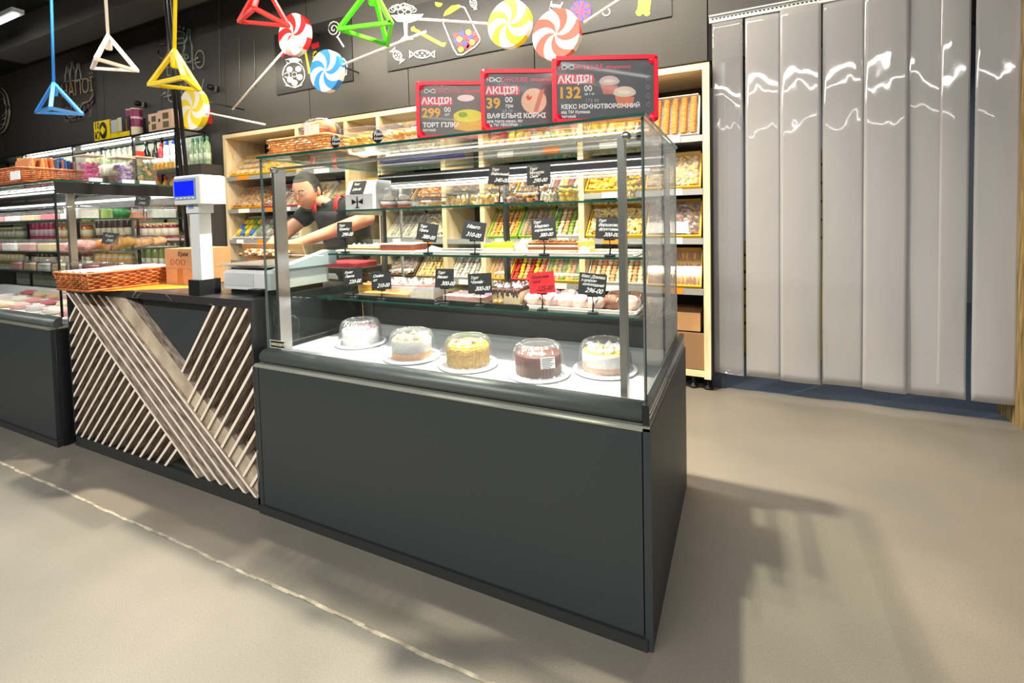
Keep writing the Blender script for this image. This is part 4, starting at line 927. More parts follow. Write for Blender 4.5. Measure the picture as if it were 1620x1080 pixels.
# scale
sc_ = thing('weighing_scale', 'white weighing scale with a blue customer display on a tall post', 'scale', (-1.6, .22, CT))
X0, X1, Y0, Y1 = -1.715, -1.432, .085, .40
b = MB(); b.rbox(X0, X1, Y0, Y1, CT+.022, CT+.098, .03); b.build('housing', SCALEW, sc_)
b = MB(); b.rbox(X0+.02, X1-.02, Y0+.02, Y1-.02, CT+.001, CT+.022, .02); b.build('base', BLACK, sc_)
b = MB(); b.box(X0+.03, X1-.08, Y0-.002, Y0+.0, CT+.036, CT+.086); b.build('front_panel', mat('scale_panel', (.50, .52, .52), .4), sc_)
b = MB(); b.rbox(X0-.01, X1-.03, Y0+.0, Y1+.03, CT+.108, CT+.120, .02); b.build('weighing_plate', STEEL, sc_)
b = MB(); b.box(X0+.06, X1-.1, Y0+.08, Y1-.1, CT+.098, CT+.108); b.build('plate_mount', BLACK, sc_)
b = MB(); b.prism([(Y0+.03, CT+.098), (Y1+.02, CT+.098), (Y1+.02, CT+.155), (Y1-.02, CT+.160)], X1-.03, X1+.012, 'x'); b.build('keypad_head', mat('scale_blue_grey', col('#B9C6D2'), .4), sc_)
PXc, PYc = -1.765, .045
b = MB(); b.box(PXc-.036, PXc+.036, PYc-.036, PYc+.05, CT+.001, CT+.062); b.build('post_foot', BLACK, sc_)
b = MB(); b.box(PXc-.030, PXc+.030, PYc-.022, PYc+.026, CT+.062, 1.20); b.build('post', SCALEW, sc_)
b = MB(); b.box(PXc-.040, PXc+.040, PYc-.028, PYc+.032, 1.115, 1.165); b.build('post_collar', SCALEW, sc_)
b = MB(); b.box(PXc-.022, PXc+.010, PYc-.0292, PYc-.0282, 1.132, 1.146); o = b.build('maker_label', flat('#6C8FC4', .4), sc_)
hd = MB(); hd.rbox(-1.858, -1.678, -.0, .105, 1.150, 1.262, .014); hd = hd.build('display_head', SCALEW, sc_)
b = MB(); b.box(-1.850, -1.708, -.0025, .0, 1.168, 1.250); b.build('display_bezel', flat('#7F97AD', .4), hd)
b = MB(); b.box(-1.840, -1.716, -.004, -.0026, 1.182, 1.240); b.build('display_screen', mat('blue_screen', (.005, .005, .4), .3, emit=(.0, .01, .9), es=1.1), hd)
b = MB()
for i in range(5): b.box(-1.835+i*.026, -1.820+i*.026, -.0032, -.0026, 1.172, 1.176)
tag(b.build('display_marks', INK, hd), kind='stuff')
b = MB(); b.box(X1-.075, X1-.015, Y0-.03, Y0+.02, CT+.022, CT+.03); b.build('front_lip', BLACK, sc_)

# ================================================================== ON THE GLASS TOP
TZ = GZ1+.0088
bk = wicker('wicker_basket', 'light wicker basket with bagged bread at the left end of the glass top', -1.355, -1.075, .06, .20, TZ+.001, .055, 0, 6, WICKL, .004, .0034)
BREADM = mat('bread_crust', col('#C97A34'), .7, noise=(col('#7E3D14'), 30, (1, 1, 1)))
t = thing('bagged_bread', 'brown bread loaf in a clear bag standing in the light wicker basket', 'bread', (-1.18, .13, TZ+.03))
b = MB(); b.ball((-1.17, .13, TZ+.085), .055, 0, 14, sx=1.1, sy=.7, sz=.75); b.build('loaf', BREADM, t)
b = MB(); b.ball((-1.18, .13, TZ+.082), .072, 0, 14, sx=1.25, sy=.8, sz=.75); b.build('bag', PLASTIC, t)
b = MB(); b.box(-1.20, -1.13, .078, .08, TZ+.06, TZ+.10, mx=None); b.build('paper_tag', mat('tag_paper', (.85, .78, .72), .6), t)
t = thing('bagged_bread', 'flat pale bag lying at the left of the light wicker basket', 'bread', (-1.29, .13, TZ+.03))
b = MB(); b.ball((-1.29, .13, TZ+.05), .045, 0, 12, sx=1.0, sy=1.0, sz=.5); b.build('bag', mat('pale_bag', (.85, .75, .68), .4), t)
def tub(label, px0, px1, pyb, pyt, Y, z, d_, cooks, kind, seed, lidc=True, group=None, fill=.6, sx_=1.):
    a = at(px0, pyb, Y=Y); c = at(px1, pyb, Y=Y); h = at(px0, pyt, Y=Y).z-at(px0, pyb, Y=Y).z; x0, x1 = a.x, c.x
    t = thing('clear_tub', label, 'food tub', ((x0+x1)/2, Y+d_/2, z), 0, group); r = random.Random(seed)
    b = MB(); N_ = 20; rr = .18*min(x1-x0, d_)
    b.rbox(x0, x1, Y, Y+d_, z, z+h*.72, rr); b.build('tub', PLASTIC, t)
    b = MB(); b.rbox(x0-.003, x1+.003, Y-.003, Y+d_+.003, z+h*.72, z+h, rr); b.build('lid', PLASTIC, t)
    b = MB(); ms = [cookie_mat(k) for k in cooks]; w_ = x1-x0; hh = h*fill; cnt = 0
    q = .011 if kind != 'big' else .02
    nx = max(2, int((w_-.012)/(q*2.1))); ny = max(2, int((d_-.012)/(q*2.6))); nz = max(1, int(hh/(q*1.3)))
    for i in range(nx):
        for j in range(ny):
            if 0 < j < ny-1 and 0 < i < nx-1: lo = nz-1
            else: lo = 0
            for k in range(lo, nz):
                x = x0+.006+(i+.5)*(w_-.012)/nx+r.uniform(-.003, .003); y = Y+.006+(j+.5)*(d_-.012)/ny; zz = z+.004+(k+.5)*hh/nz+r.uniform(-.002, .002)
                mm = Matrix.Translation((x, y, zz)) @ Matrix.Rotation(r.uniform(-.6, .6), 4, 'Y')
                if kind == 'stick': b.ball((0, 0, 0), q*.7, r.randrange(len(ms)), 6, sx=.8, sy=2.4, mx=mm)
                elif kind == 'slice': b.ball((0, 0, 0), q, r.randrange(len(ms)), 6, sx=.45, sy=1.2, sz=1.3, mx=mm)
                else: b.ball((0, 0, 0), q, r.randrange(len(ms)), 7, sx=1.1, sy=1.2, sz=.8, mx=mm)
    tag(b.build('contents', ms, t, fix=False), kind='stuff'); return t
def bow_tag(px, py, Y, label):
    p = at(px, py, Y=Y); t = thing('round_tag', label, 'tag', (p.x, Y, TZ+.0005)); b = MB(); r_ = .021
    p.z = TZ+.001+r_
    b.lathe([(r_, -.001), (r_, .001)], (0, 0, 0), 20, mx=Txyz(p.x, Y, p.z, rx=PI/2)); b.build('disc', BLACK, t)
    b = MB(); put_text(b, 'Food', .017, p.x-.015, p.z+.002, Y-.0012, shear=.3); put_text(b, 'House', .014, p.x-.016, p.z-.011, Y-.0012, shear=.3); b.build('lettering', INK, t)
tub('clear tub of thin golden sticks on the glass top, left of two', 534, 588, 231, 199, .06, TZ, .15, ['butter', 'yellow', 'gold'], 'stick', 2, fill=.55)
tub('clear tub of golden puffs on the glass top beside the left promo sign', 592, 668, 226, 194, .075, TZ, .17, ['butter', 'gold', 'cream'], 'round', 3, fill=.6)
bow_tag(531, 233, .035, 'round black tag between the light basket and the first tub')
bow_tag(598, 224, .035, 'round black tag in front of the tub of golden puffs')
# promo signs -----------------------------------------------------------------
PAPER = [mat('promo_print', (.075, .08, .09), .30, coat=.3), mat('promo_print_faded', (.16, .155, .14), .30, coat=.3)]
PINK = flat('#E0475C', .5); AMB = flat('#F0B23C', .5); PKL = flat('#EE5F70', .5)
def sign(px, py, Y, L, H, yaw, lines, label, pap, art, lean=0):
    p = at(px, py, Y=Y); t = thing('promo_sign', label, 'sign', (p.x, Y, TZ+.0005), yaw); T = W[t.name]
    fr = .011
    for q in ((fr, L-fr, 0, fr), (fr, L-fr, H-fr, H), (0, fr, fr, H-fr), (L-fr, L, fr, H-fr)):
        b = MB(T); b.box(q[0], q[1], -.005, .004, q[2], q[3]); b.build('frame_bar', REDP, t)
    for cx, cz in ((fr*1.1, fr*1.1), (L-fr*1.1, fr*1.1), (fr*1.1, H-fr*1.1), (L-fr*1.1, H-fr*1.1)):
        b = MB(T); b.lathe([(fr*1.12, -.0058), (fr*1.12, .0045)], (0, 0, 0), 16, mx=Txyz(cx, 0, cz, rx=PI/2)); b.build('frame_corner', REDP, t)
    b = MB(T); b.box(fr, L-fr, .0, .002, fr, H-fr); b.build('print_sheet', pap, t)
    b = MB(T); vs = []; n = 14
    for j in range(n+1):
        for i in range(n+1):
            u, v = i/n, j/n; vs.append((fr+(L-2*fr)*u, -.003-.0022*math.sin(u*3.2+v*1.2)*math.sin(v*2.2+.6), fr+(H-2*fr)*v))
    b.add(vs, [(j*(n+1)+i, j*(n+1)+i+1, (j+1)*(n+1)+i+1, (j+1)*(n+1)+i) for j in range(n) for i in range(n)], 0, True)
    b.build('film', thin_glass_film, t, fix=False)
    y = -.0006
    b = MB(T); b.prism([(fr+.001, H-.072), (.108, H-.072), (.112, H-.060), (.107, H-.047), (fr+.001, H-.045)], -.0003, 0); b.build('red_band', PINK, t)
    b = MB(T); put_text(b, 'F', .019, .016, H-.035, y, bold=.0004); put_text(b, 'DHOUSE', .0185, .058, H-.035, y, bold=.0002, space=1.08); put_text(b, '#бадритвела', .0105, .142, H-.033, y, bold=.0003); b.build('logo_lettering', PKL, t)
    b = MB(T); b.tube([(.042+.016*math.sin(a*PI/12), -.001, H-.029+.0105*math.sin(a*PI/6)*.55) for a in range(24)], .0017, 4, 0, True); b.build('logo_mark', INK, t)
    for (s_, sz, x, z, c_, bo) in lines:
        b = MB(T); put_text(b, s_, sz, x, z, y, bold=bo); b.build('lettering', {'w': INK, 'a': AMB, 'g': flat('#A9A6A2', .5)}[c_], t)
    art(T, t, L, H)
thin_glass_film = thin_glass('sign_film', (.97, .97, .97), .35, .08, 1.45, .04)
def art_muffin(T, t, L, H):
    for (cx, cz, s) in ((.150, .100, .9), (.190, .070, 1.)):
        b = MB(T); b.prism([(cx-.026*s, cz), (cx+.026*s, cz-.004), (cx+.020*s, cz-.030*s), (cx-.018*s, cz-.028*s)], -.0004, 0); b.build('muffin_cup_print', flat('#D0786A' if s < 1 else '#DE7F5A', .5), t)
        b = MB(T); b.prism([(cx+.030*s*math.cos(a*PI/9), cz+.006+(.018 if a < 9 else .010)*s*math.sin(a*PI/9)) for a in range(18)], -.0008, -.0004); b.build('muffin_top_print', flat('#DCC0BE' if s < 1 else '#E3CDBC', .5), t)
        b = MB(T); b.prism([(cx+.018*s*math.cos(a*PI/6), cz+.008+.005*s*math.sin(a*PI/6)) for a in range(12)], -.0011, -.0008); b.build('cream_print', flat('#F0DFD2', .5), t)
    for i in range(4):
        b = MB(T); b.tube([(L-.026+.005*math.cos(a*PI/5), -.0008, H-.062-i*.022+.005*math.sin(a*PI/5)) for a in range(10)], .0007, 4, 0, True); b.build('icon_print', flat('#B5B8BC', .5), t)
def art_wafer(T, t, L, H):
    b = MB(T); b.prism([(.150+.036*math.cos(a*PI/10), .085+.036*math.sin(a*PI/10)) for a in range(20)], -.0004, 0); b.build('wafer_print', flat('#E3C0A0', .5), t)
    b = MB(T); b.prism([(.148, .055), (.160, .054), (.182, .118), (.168, .116)], -.0008, -.0004); b.build('pack_stripe_print', flat('#C87C68', .5), t)
    b = MB(T); b.prism([(.128, .095), (.134, .104), (.138, .096), (.146, .100), (.142, .090), (.134, .086)], -.0008, -.0004); b.build('berry_print', flat('#D24A3A', .5), t)
def art_cake(T, t, L, H):
    b = MB(T); b.prism([(.112, .030), (.150, .022), (.200, .026), (.200, .070), (.112, .066)], -.0004, 0); b.build('cake_side_print', flat('#D9B24A', .5), t)
    b = MB(T); b.prism([(.156+.045*math.cos(a*PI/10), .068+.020*math.sin(a*PI/10)) for a in range(20)], -.0008, -.0004); b.build('cake_top_print', flat('#D9DA4A', .5), t)
    b = MB(T); b.prism([(.140+.014*math.cos(a*PI/8), .072+.008*math.sin(a*PI/8)) for a in range(16)], -.0012, -.0008); b.build('cream_print', flat('#8FA82E', .5), t)
    b = MB(T); b.prism([(.150+.026*math.cos(a*PI/10), H-.050+.010*math.sin(a*PI/10)) for a in range(20)], -.0004, 0); b.build('oval_print', flat('#EDE0DE', .5), t)
sign(660, 220, .045, .275, .172, .50, [('АКЦІЯ!', .027, .016, .105, 'w', .0008), ('299', .038, .016, .066, 'a', .0012), ('00', .021, .083, .081, 'w', .0003), ('шт', .012, .085, .070, 'w', .0001), ('ТОРТ ГІЛКА', .0185, .018, .036, 'w', .0007), ('ваговий', .010, .018, .024, 'w', .0002)],
     'red framed promo sign with a yellow cake, 299 price, leftmost of three', PAPER[1], art_cake)
sign(762, 210, .045, .275, .174, .50, [('АКЦІЯ!', .027, .014, .106, 'w', .0008), ('39', .041, .014, .066, 'a', .0012), ('00', .022, .068, .082, 'w', .0003), ('грн', .014, .069, .068, 'w', .0003), ('68 00', .013, .060, .054, 'g', 0), ('ВАФЕЛЬНІ КОРЖІ', .0185, .016, .038, 'w', .0006), ('для торта какао, 90г', .0105, .016, .026, 'w', .0002), ('від ТМ ЛЕКОРНА', .0105, .016, .015, 'w', .0003)],
     'red framed promo sign with a wafer pack, 39 price, middle of three', PAPER[0], art_wafer)
sign(875, 201, .045, .278, .174, .46, [('АКЦІЯ!', .027, .014, .105, 'w', .0008), ('132', .041, .014, .066, 'a', .0012), ('00', .022, .083, .083, 'w', .0003), ('за 1 кг', .009, .084, .073, 'w', .0001), ('173 00', .013, .086, .054, 'g', 0), ('КЕКС НІЖНОТВОРОЖНИЙ', .0158, .022, .038, 'w', .0005), ('від ТМ Кулеша', .0105, .022, .026, 'w', .0003), ('ваговий', .010, .022, .015, 'w', .0002)],
     'red framed promo sign with two muffins, 132 price, rightmost of three', PAPER[0], art_muffin)
for k, (px, py) in enumerate(((620, 240), (680, 235))):
    p = at(px, 232, Y=.40); t = thing('blue_pack', ['bright blue flat pack lying at the rear of the glass top, left', 'bright blue flat pack lying at the rear of the glass top, right'][k], 'snack pack', (p.x, .45, TZ))
    b = MB(); b.rbox(p.x-.09, p.x+.09, .42, .52, TZ+.0003, TZ+.022, .01); b.build('pack_body', flat('#2436C8', .35), t)
    b = MB(); b.box(p.x-.06, p.x+.02, .4185, .4195, TZ+.006, TZ+.016); b.build('print', INK, t)

# ================================================================== PRICE CARDS
def price_card(px, pyc, Y, z, lines, label, yaw=0., roll=0., red=False, w_=.088, h=.068, rise=None):
    p = at(px, pyc, Y=Y); lift = p.z-z-h/2 if rise is None else rise
    t = thing('price_card', label, 'price tag', (p.x, Y, z), yaw); T = W[t.name]; Tc = T @ Txyz(0, 0, lift+h/2, 0, -.12) @ Matrix.Rotation(roll, 4, 'Y')
    b = MB(Tc); b.box(-w_/2, w_/2, -.0008, .0008, -h/2, h/2); b.build('card', REDC if red else CHALK, t)
    b = MB(Tc)
    for s_, sz, x, zz in lines: put_text(b, s_, sz, -w_/2+x, -h/2+zz, -.0011, shear=.45, space=.92, bold=.0001)
    b.build('handwriting', mat('dark_red_ink', (.12, .0, .0), .6) if red else INK, t)
    b = MB(T @ Txyz(0, 0, 0)); b.box(-.017, .017, -.004, .004, lift-.004, lift+.009); b.build('clip', BLACK, t)
    b = MB(T); b.tube([(0, 0, lift), (.003, -.002, lift*.5), (0, 0, .006)], .0028, 6); b.build('stem', BLACK, t)
    b = MB(T); b.rbox(-.016, .016, -.011, .011, .0005, .007, .004); b.build('foot', BLACK, t)
REDC = mat('red_card', (.75, .02, .03), .5)
S3, S2, S1 = (.763, .27), (.935, .34), (1.117, .385)
def L3(a, b_, c): return [(a, .014, .008, .049), (b_, .014, .008, .034), (c, .021, .024, .009)]
price_card(558, 438, .275, .7635, L3('Рулет', 'Лимон', '220-00'), 'chalk price card at the left end of the lower shelf', .15, -.12)
price_card(603, 444, .275, .7635, L3('Слойка', 'шт', '210-00'), 'chalk price card 210-00 on the lower shelf before the cream cake', .1, -.1)
price_card(703, 440, .275, .7635, L3('Торт', 'Вишня', '300-00'), 'chalk price card 300-00 right of the white cream cake', .05, 0, w_=.075)
price_card(759, 448, .275, .7635, L3('Торт', 'Чізкейк', '300-00'), 'chalk price card reading 300-00 left of the dripping chocolate cake', .1, -.07)
price_card(857, 447, .275, .7635, L3('Круасани', 'свіжі', '175-00'), 'bright red price card on the lower shelf', 0, -.12, True)
price_card(937, 450, .275, .7635, [('Кекс Домаш.', .013, .006, .054), ('з цукром', .012, .006, .042), ('шоколадний', .012, .012, .030), ('296-00', .021, .022, .009)], 'chalk price card 296-00 on the lower shelf', -.05, .07)
price_card(545, 364, .345, .9355, L3('Торт', 'Тірамісу', '290-00'), 'chalk price card 290-00 at the left end of the middle shelf', .1, -.03, w_=.075)
price_card(676, 367, .345, .9355, L3('Торт', 'Прага', '380-00'), 'tilted chalk price card 380-00 on the middle shelf', .1, .15)
price_card(750, 365, .345, .9355, [('Манго', .018, .012, .042), ('310-00', .022, .014, .012)], 'tilted chalk price card 310-00 before the yellow green cake', .1, .16)
price_card(860, 362, .345, .9355, [('Торт', .013, .006, .054), ('Медово-', .014, .010, .040), ('карамельн.', .013, .010, .027), ('380-00', .018, .028, .008)], 'chalk price card on the layered honey cake', 0, -.08)
price_card(964, 361, .345, .9355, [('Торт', .012, .006, .054), ('Вершково-', .014, .008, .040), ('фруктовий', .013, .010, .027), ('300-00', .018, .026, .008)], 'chalk price card at the right end of the middle shelf', 0, .04)
price_card(789, 277, .395, 1.1175, L3('Торт', 'Вафельний', '340-00'), 'chalk price card 340-00 on the top shelf', .05, .1, w_=.08)
price_card(852, 277, .395, 1.1175, [('Торт', .014, .008, .053), ('"Йогуртн.', .014, .006, .039), ('Смак"', .013, .010, .027), ('290-00', .020, .022, .009)], 'chalk price card 290-00 on the top shelf', .0, -.03, w_=.088)

# ================================================================== GOODS ON THE GLASS SHELVES
TRW = mat('tray_white', (.70, .70, .74), .35); TRB = mat('tray_black', (.02, .02, .022), .3)
def tray(label, px0, px1, Y, z, d_, m_=TRW, rim=.010):
    a = at(px0, 0, Y=Y); x0 = at(px0, 440, Y=Y).x; x1 = at(px1, 440, Y=Y).x
    t = thing('serving_tray', label, 'tray', ((x0+x1)/2, Y+d_/2, z)); b = MB(); b.rbox(x0, x1, Y, Y+d_, z+.0003, z+.004, .015); b.build('base', m_, t)
    b = MB(); rr = .012; pts = []
    for cx, cy, a0 in ((x1-rr, Y+d_-rr, 0), (x0+rr, Y+d_-rr, 90), (x0+rr, Y+rr, 180), (x1-rr, Y+rr, 270)):
        for i in range(4): q = math.radians(a0+30*i); pts.append((cx+(rr+.004)*math.cos(q), cy+(rr+.004)*math.sin(q), z+rim))
    b.tube(pts, .0028, 6, 0, True); b.build('rim', m_, t)
    b = MB(); b.box(x0+.005, x1-.005, Y-.001, Y+.0012, z+.003, z+rim); b.build('lip', m_, t)
    return x0, x1
def slab(name, label, px0, px1, Y, z, d_, pyt, layers, tops=None, yaw=0., seed=1, cat='cake', z_px=None):
    """rectangular layered cake; layers = [(share, material)] from below"""
    x0 = at(px0, 440, Y=Y).x; x1 = at(px1, 440, Y=Y).x; h = pyt; cx, cy = (x0+x1)/2, Y+d_/2
    t = thing(name, label, cat, (cx, cy, z), yaw); T = W[t.name]; r = random.Random(seed); w_ = x1-x0; zz = 0
    tot = sum(q[0] for q in layers)
    for i, (q, m_) in enumerate(layers):
        hh = h*q/tot; b = MB(T); o_ = r.uniform(0, .0015); b.rbox(-w_/2-o_, w_/2+o_, -d_/2-o_, d_/2+o_, zz, zz+hh, .004); b.build('layer', m_, t); zz += hh
    if tops:
        m_, kind, n_ = tops; b = MB(T)
        for i in range(n_):
            x = r.uniform(-w_/2+.01, w_/2-.01); y = r.uniform(-d_/2+.008, d_/2-.008); s = r.uniform(.006, .011)
            if kind == 'swirl': b.lathe([(s, 0), (s*1.15, s*.6), (s*.6, s*1.4), (.0004, s*2)], (x, y, zz-.001), 7)
            elif kind == 'crumb': b.ball((x, y, zz+s*.2), s*.6, 0, 5)
            elif kind == 'drip': yy = -d_/2-.001; l_ = r.uniform(.008, .024); b.tube([(x, yy+.003, zz+.001), (x, yy, zz-l_*.5), (x, yy, zz-l_)], .003, 5)
        tag(b.build({'swirl': 'cream_swirls', 'crumb': 'crumbs', 'drip': 'drips'}[kind], m_, t, fix=False), kind='stuff')
    return t, T, w_, zz
def fm(n_, h_, r=.6): return mat('food_'+n_, col(h_), r, noise=(tuple(c*.85 for c in col(h_)), 60, (1, 1, 1)), bump=.15, bscale=150)
CREAM = fm('cream', '#E9DDC8'); WHC = fm('whip', '#E2DEDC', .5); SPG = fm('sponge', '#D9A55A'); CHO = fm('choc', '#4A2416', .4); YG = fm('lime', '#C9E42A', .35); PKC = fm('pink', '#EFA79B', .4); YL = fm('yolk', '#F0C95A'); HONEY = fm('honey', '#9A5A26'); PALE = fm('pale', '#E9CFA6'); BRICK = fm('cocoa', '#8A4630'); LILA = fm('lilac', '#C9B4BE'); PNT = fm('nut', '#C98F4A')
# lower shelf
x0, x1 = tray('black tray with rolls and cream cake, left end of the lower shelf', 545, 688, .30, .763, .17, TRB)
slab('rolled_pastry', 'pale yellow roll cake at the left end of the lower shelf', 566, 604, .335, .7675, .10, .045, [(1, PALE), (1, YL), (1, SPG)], (CREAM, 'crumb', 14), cat='pastry')
slab('cream_cake', 'rectangular white cream cake with pink jelly top on the lower shelf', 608, 680, .33, .7675, .12, .05, [(2, CREAM), (1.2, WHC), (.5, PKC)], (WHC, 'swirl', 46), .1, 2)
slab('sliced_roll', 'beige pastry slab before the cream cake on the lower shelf', 575, 640, .302, .7675, .025, .018, [(1, PALE), (1, SPG)], None, cat='pastry')
x0, x1 = tray('black tray with pink slab and chocolate cake, middle of the lower shelf', 692, 828, .30, .763, .17, TRB)
slab('cherry_cake', 'low pinkish layered slab left of the dripping chocolate cake', 700, 764, .31, .7675, .13, .022, [(1, PALE), (1, PKC), (.4, LILA)], (PALE, 'crumb', 20), 0, 3)
t, T, w_, zz = slab('drip_cake', 'cream cake with chocolate drips and shavings on the lower shelf', 778, 822, .31, .7675, .12, .056, [(3, PALE), (1.2, CREAM), (.7, CHO)], (WHC, 'swirl', 20), 0, 4)
b = MB(T); r = random.Random(9)
for i in range(16): x = -w_/2+w_*(i+.5)/16; l_ = r.uniform(.010, .034); b.tube([(x, -.060, zz), (x, -.063, zz-l_*.5), (x, -.0625, zz-l_)], .003, 5)
tag(b.build('chocolate_drips', CHO, t), kind='stuff')
b = MB(T)
for i in range(40): x = r.uniform(-w_/2, w_/2); y = r.uniform(-.055, .055); a = r.uniform(0, 3); b.tube([(x, y, zz+.012), (x+.012*math.cos(a), y+.012*math.sin(a), zz+.018)], .0018, 4)
tag(b.build('chocolate_shavings', CHO, t), kind='stuff')
b = MB()
for i, x in enumerate((.012, .03)): b.ball((at(778, 440, Y=.3).x+x, .303, .778), .009, 0, 9)
tag(b.build('nut_pieces', PNT), 'pale nuts lying before the dripping chocolate cake', 'nuts')
tray('white tray of powdered pastries, right end of the lower shelf', 834, 1005, .30, .763, .17, TRW)
PUFF = mat('powdered_pastry', col('#EBD6D0'), .8, noise=(col('#B88272'), 26, (1, 1, 1)), bump=.3, bscale=60)
PUFFD = mat('dark_pastry', col('#9C6F5C'), .7, noise=(col('#4E2C1E'), 24, (1, 1, 1)), bump=.3, bscale=70)
fm_pink = mat('pink_icing', col('#B9727E'), .5)
pp = [(846, .33, 0, 0), (872, .335, 0, 1), (893, .33, 0, 2), (918, .335, 0, 0), (940, .33, 0, 1), (868, .42, 0, 2), (900, .42, 0, 0), (935, .43, 0, 1), (965, .345, 1, 0), (975, .44, 1, 1), (992, .35, 0, 2), (1001, .44, 1, 0)]
words = ['far left front', 'second from left in front', 'under the left edge of the chalk card', 'below the 296-00 card', 'right of the 296-00 card stem', 'rear row behind the red card', 'rear row between the two cards', 'rear row behind the 296-00 card', 'darker roll with a light centre', 'dark roll in the rear row', 'in front behind the steel post', 'darkest at the right end']
for k, (px, Y, dk, v) in enumerate(pp):
    p = at(px, 470, Y=Y); rz = [1.25, .85, 1.7][v]
    t = thing('puff_pastry', ('chocolate pastry roll' if dk else 'sugar dusted pastry')+', '+words[k], 'pastry', (p.x, Y, .7675), rz, 'powdered pastries on the lower shelf'); T = W[t.name]
    b = MB(T); b.lathe([(.0005, -.045), (.009, -.043), (.019, -.03), (.024, -.012), (.025, .008), (.021, .026), (.011, .042), (.0005, .045)], n=14, mx=Txyz(0, 0, .022, 0, PI/2-.1, 0) @ Matrix.Rotation(.0, 4, 'Z'), rib=.05, ribn=2); b.build('pastry_body', PUFFD if dk else PUFF, t)
    b = MB(T)
    for q in range(5): yy = -.030+.015*q; rr = .0245-abs(yy)*.16; b.tube([(rr*math.cos(a), yy+.006*math.sin(a*2), .022+rr*math.sin(a)) for a in (.2, .7, 1.2, 1.7, 2.2, 2.8)], .0016, 4)
    tag(b.build('icing_lines', PALE if dk else fm_pink, t), kind='stuff')
# middle shelf
tray('white tray with cocoa slab at the left of the middle shelf', 533, 652, .355, .935, .16, TRW)
slab('sponge_slice', 'beige layered sponge slices left of the cocoa slab', 552, 600, .375, .9395, .10, .028, [(1.2, PALE), (.5, CHO), (1, PALE), (.5, CREAM)], (CREAM, 'crumb', 10), 0, 5)
slab('cocoa_cake', 'brown cocoa slab with white top on the middle shelf', 603, 650, .365, .9395, .12, .036, [(2.4, BRICK), (.4, WHC)], None, 0, 6)
tray('white paper lined tray in the middle of the middle shelf', 657, 830, .355, .935, .16, TRW)
slab('lime_cake', 'yellow green topped cake with whipped cream on the middle shelf', 766, 812, .365, .9395, .12, .034, [(2, PALE), (1, YG)], (YG, 'crumb', 24), 0, 7)
slab('cream_slice', 'white whipped cream slice right of the yellow green cake', 815, 832, .375, .9395, .10, .034, [(1, PALE), (1, WHC)], (WHC, 'swirl', 18), 0, 8)
tray('white tray with honey cake, right end of the middle shelf', 833, 1005, .355, .935, .16, TRW)
slab('honey_cake', 'layered brown honey cake with cream filling on the middle shelf', 836, 912, .362, .9395, .10, .040, [(1, HONEY), (.5, CREAM), (1, HONEY), (.6, WHC), (.9, HONEY)], (HONEY, 'crumb', 60), .0, 9)
slab('sponge_slice', 'golden sponge slices behind the right end of the honey cake', 912, 930, .385, .9395, .09, .042, [(1, YL), (.5, CREAM), (1, YL)], (PALE, 'crumb', 10), 0, 10)
b = MB()
for px0, px1, hh in ((672, 700, .03), (914, 934, .03), (826, 836, .03)):
    x0 = at(px0, 390, Y=.36).x; x1 = at(px1, 390, Y=.36).x; b = MB(); b.prism([(x0, .9398), (x1, .9398), (x1-.004, .9398+hh*.6), (x0+(x1-x0)*.4, .9398+hh), (x0+.003, .9398+hh*.4)], .358, .3595)
    tag(b.build('paper_sheet', mat('lavender_paper', (.75, .73, .82), .6)), {672: 'crinkled white paper edge behind the 380-00 card', 914: 'crinkled lavender paper right of the honey cake', 826: 'small white paper edge left of the honey cake'}[px0], 'paper')
# top shelf
p0 = at(547, 330, Y=.40); p1 = at(590, 330, Y=.40); z = 1.117
t = thing('gift_box', 'white box with a black card and dark bow on the left of the top shelf', 'box', ((p0.x+p1.x)/2, .45, z))
b = MB(); b.box(p0.x, p1.x, .40, .52, z+.0003, z+.065); b.build('box_body', flat('#D9DADC', .4), t)
b = MB(); b.prism([(.40, z+.0653), (.52, z+.0653), (.52, z+.125), (.43, z+.125)], p0.x, p1.x, 'x'); b.build('box_lid', flat('#C9CCD0', .4), t)
mm = Txyz((p0.x+p1.x)/2-.01, .4115, z+.093, 0, -.46)
b = MB(mm); b.box(-.036, .036, -.0045, -.001, -.030, .030); b.build('black_card', CHALK, t)
b = MB(mm); put_text(b, 'Торт', .014, -.028, .010, -.005, shear=.4); put_text(b, '250-00', .016, -.026, -.016, -.005, shear=.4); b.build('handwriting', INK, t)
xm = (p0.x+p1.x)/2-.008
b = MB(); b.prism([(xm-.03, z+.045), (xm-.004, z+.032), (xm-.03, z+.022)], .3975, .3998); b.build('bow', BLACK, t)
b = MB(); b.prism([(xm+.03, z+.045), (xm+.004, z+.032), (xm+.03, z+.022)], .3975, .3998); b.build('bow', BLACK, t)
b = MB(); b.prism([(xm-.002, z+.055), (xm+.003, z+.055), (xm+.004, z+.012), (xm+.016, z+.006), (xm-.016, z+.006), (xm-.003, z+.012)], .3970, .3974); b.build('bow_knot', BLACK, t)
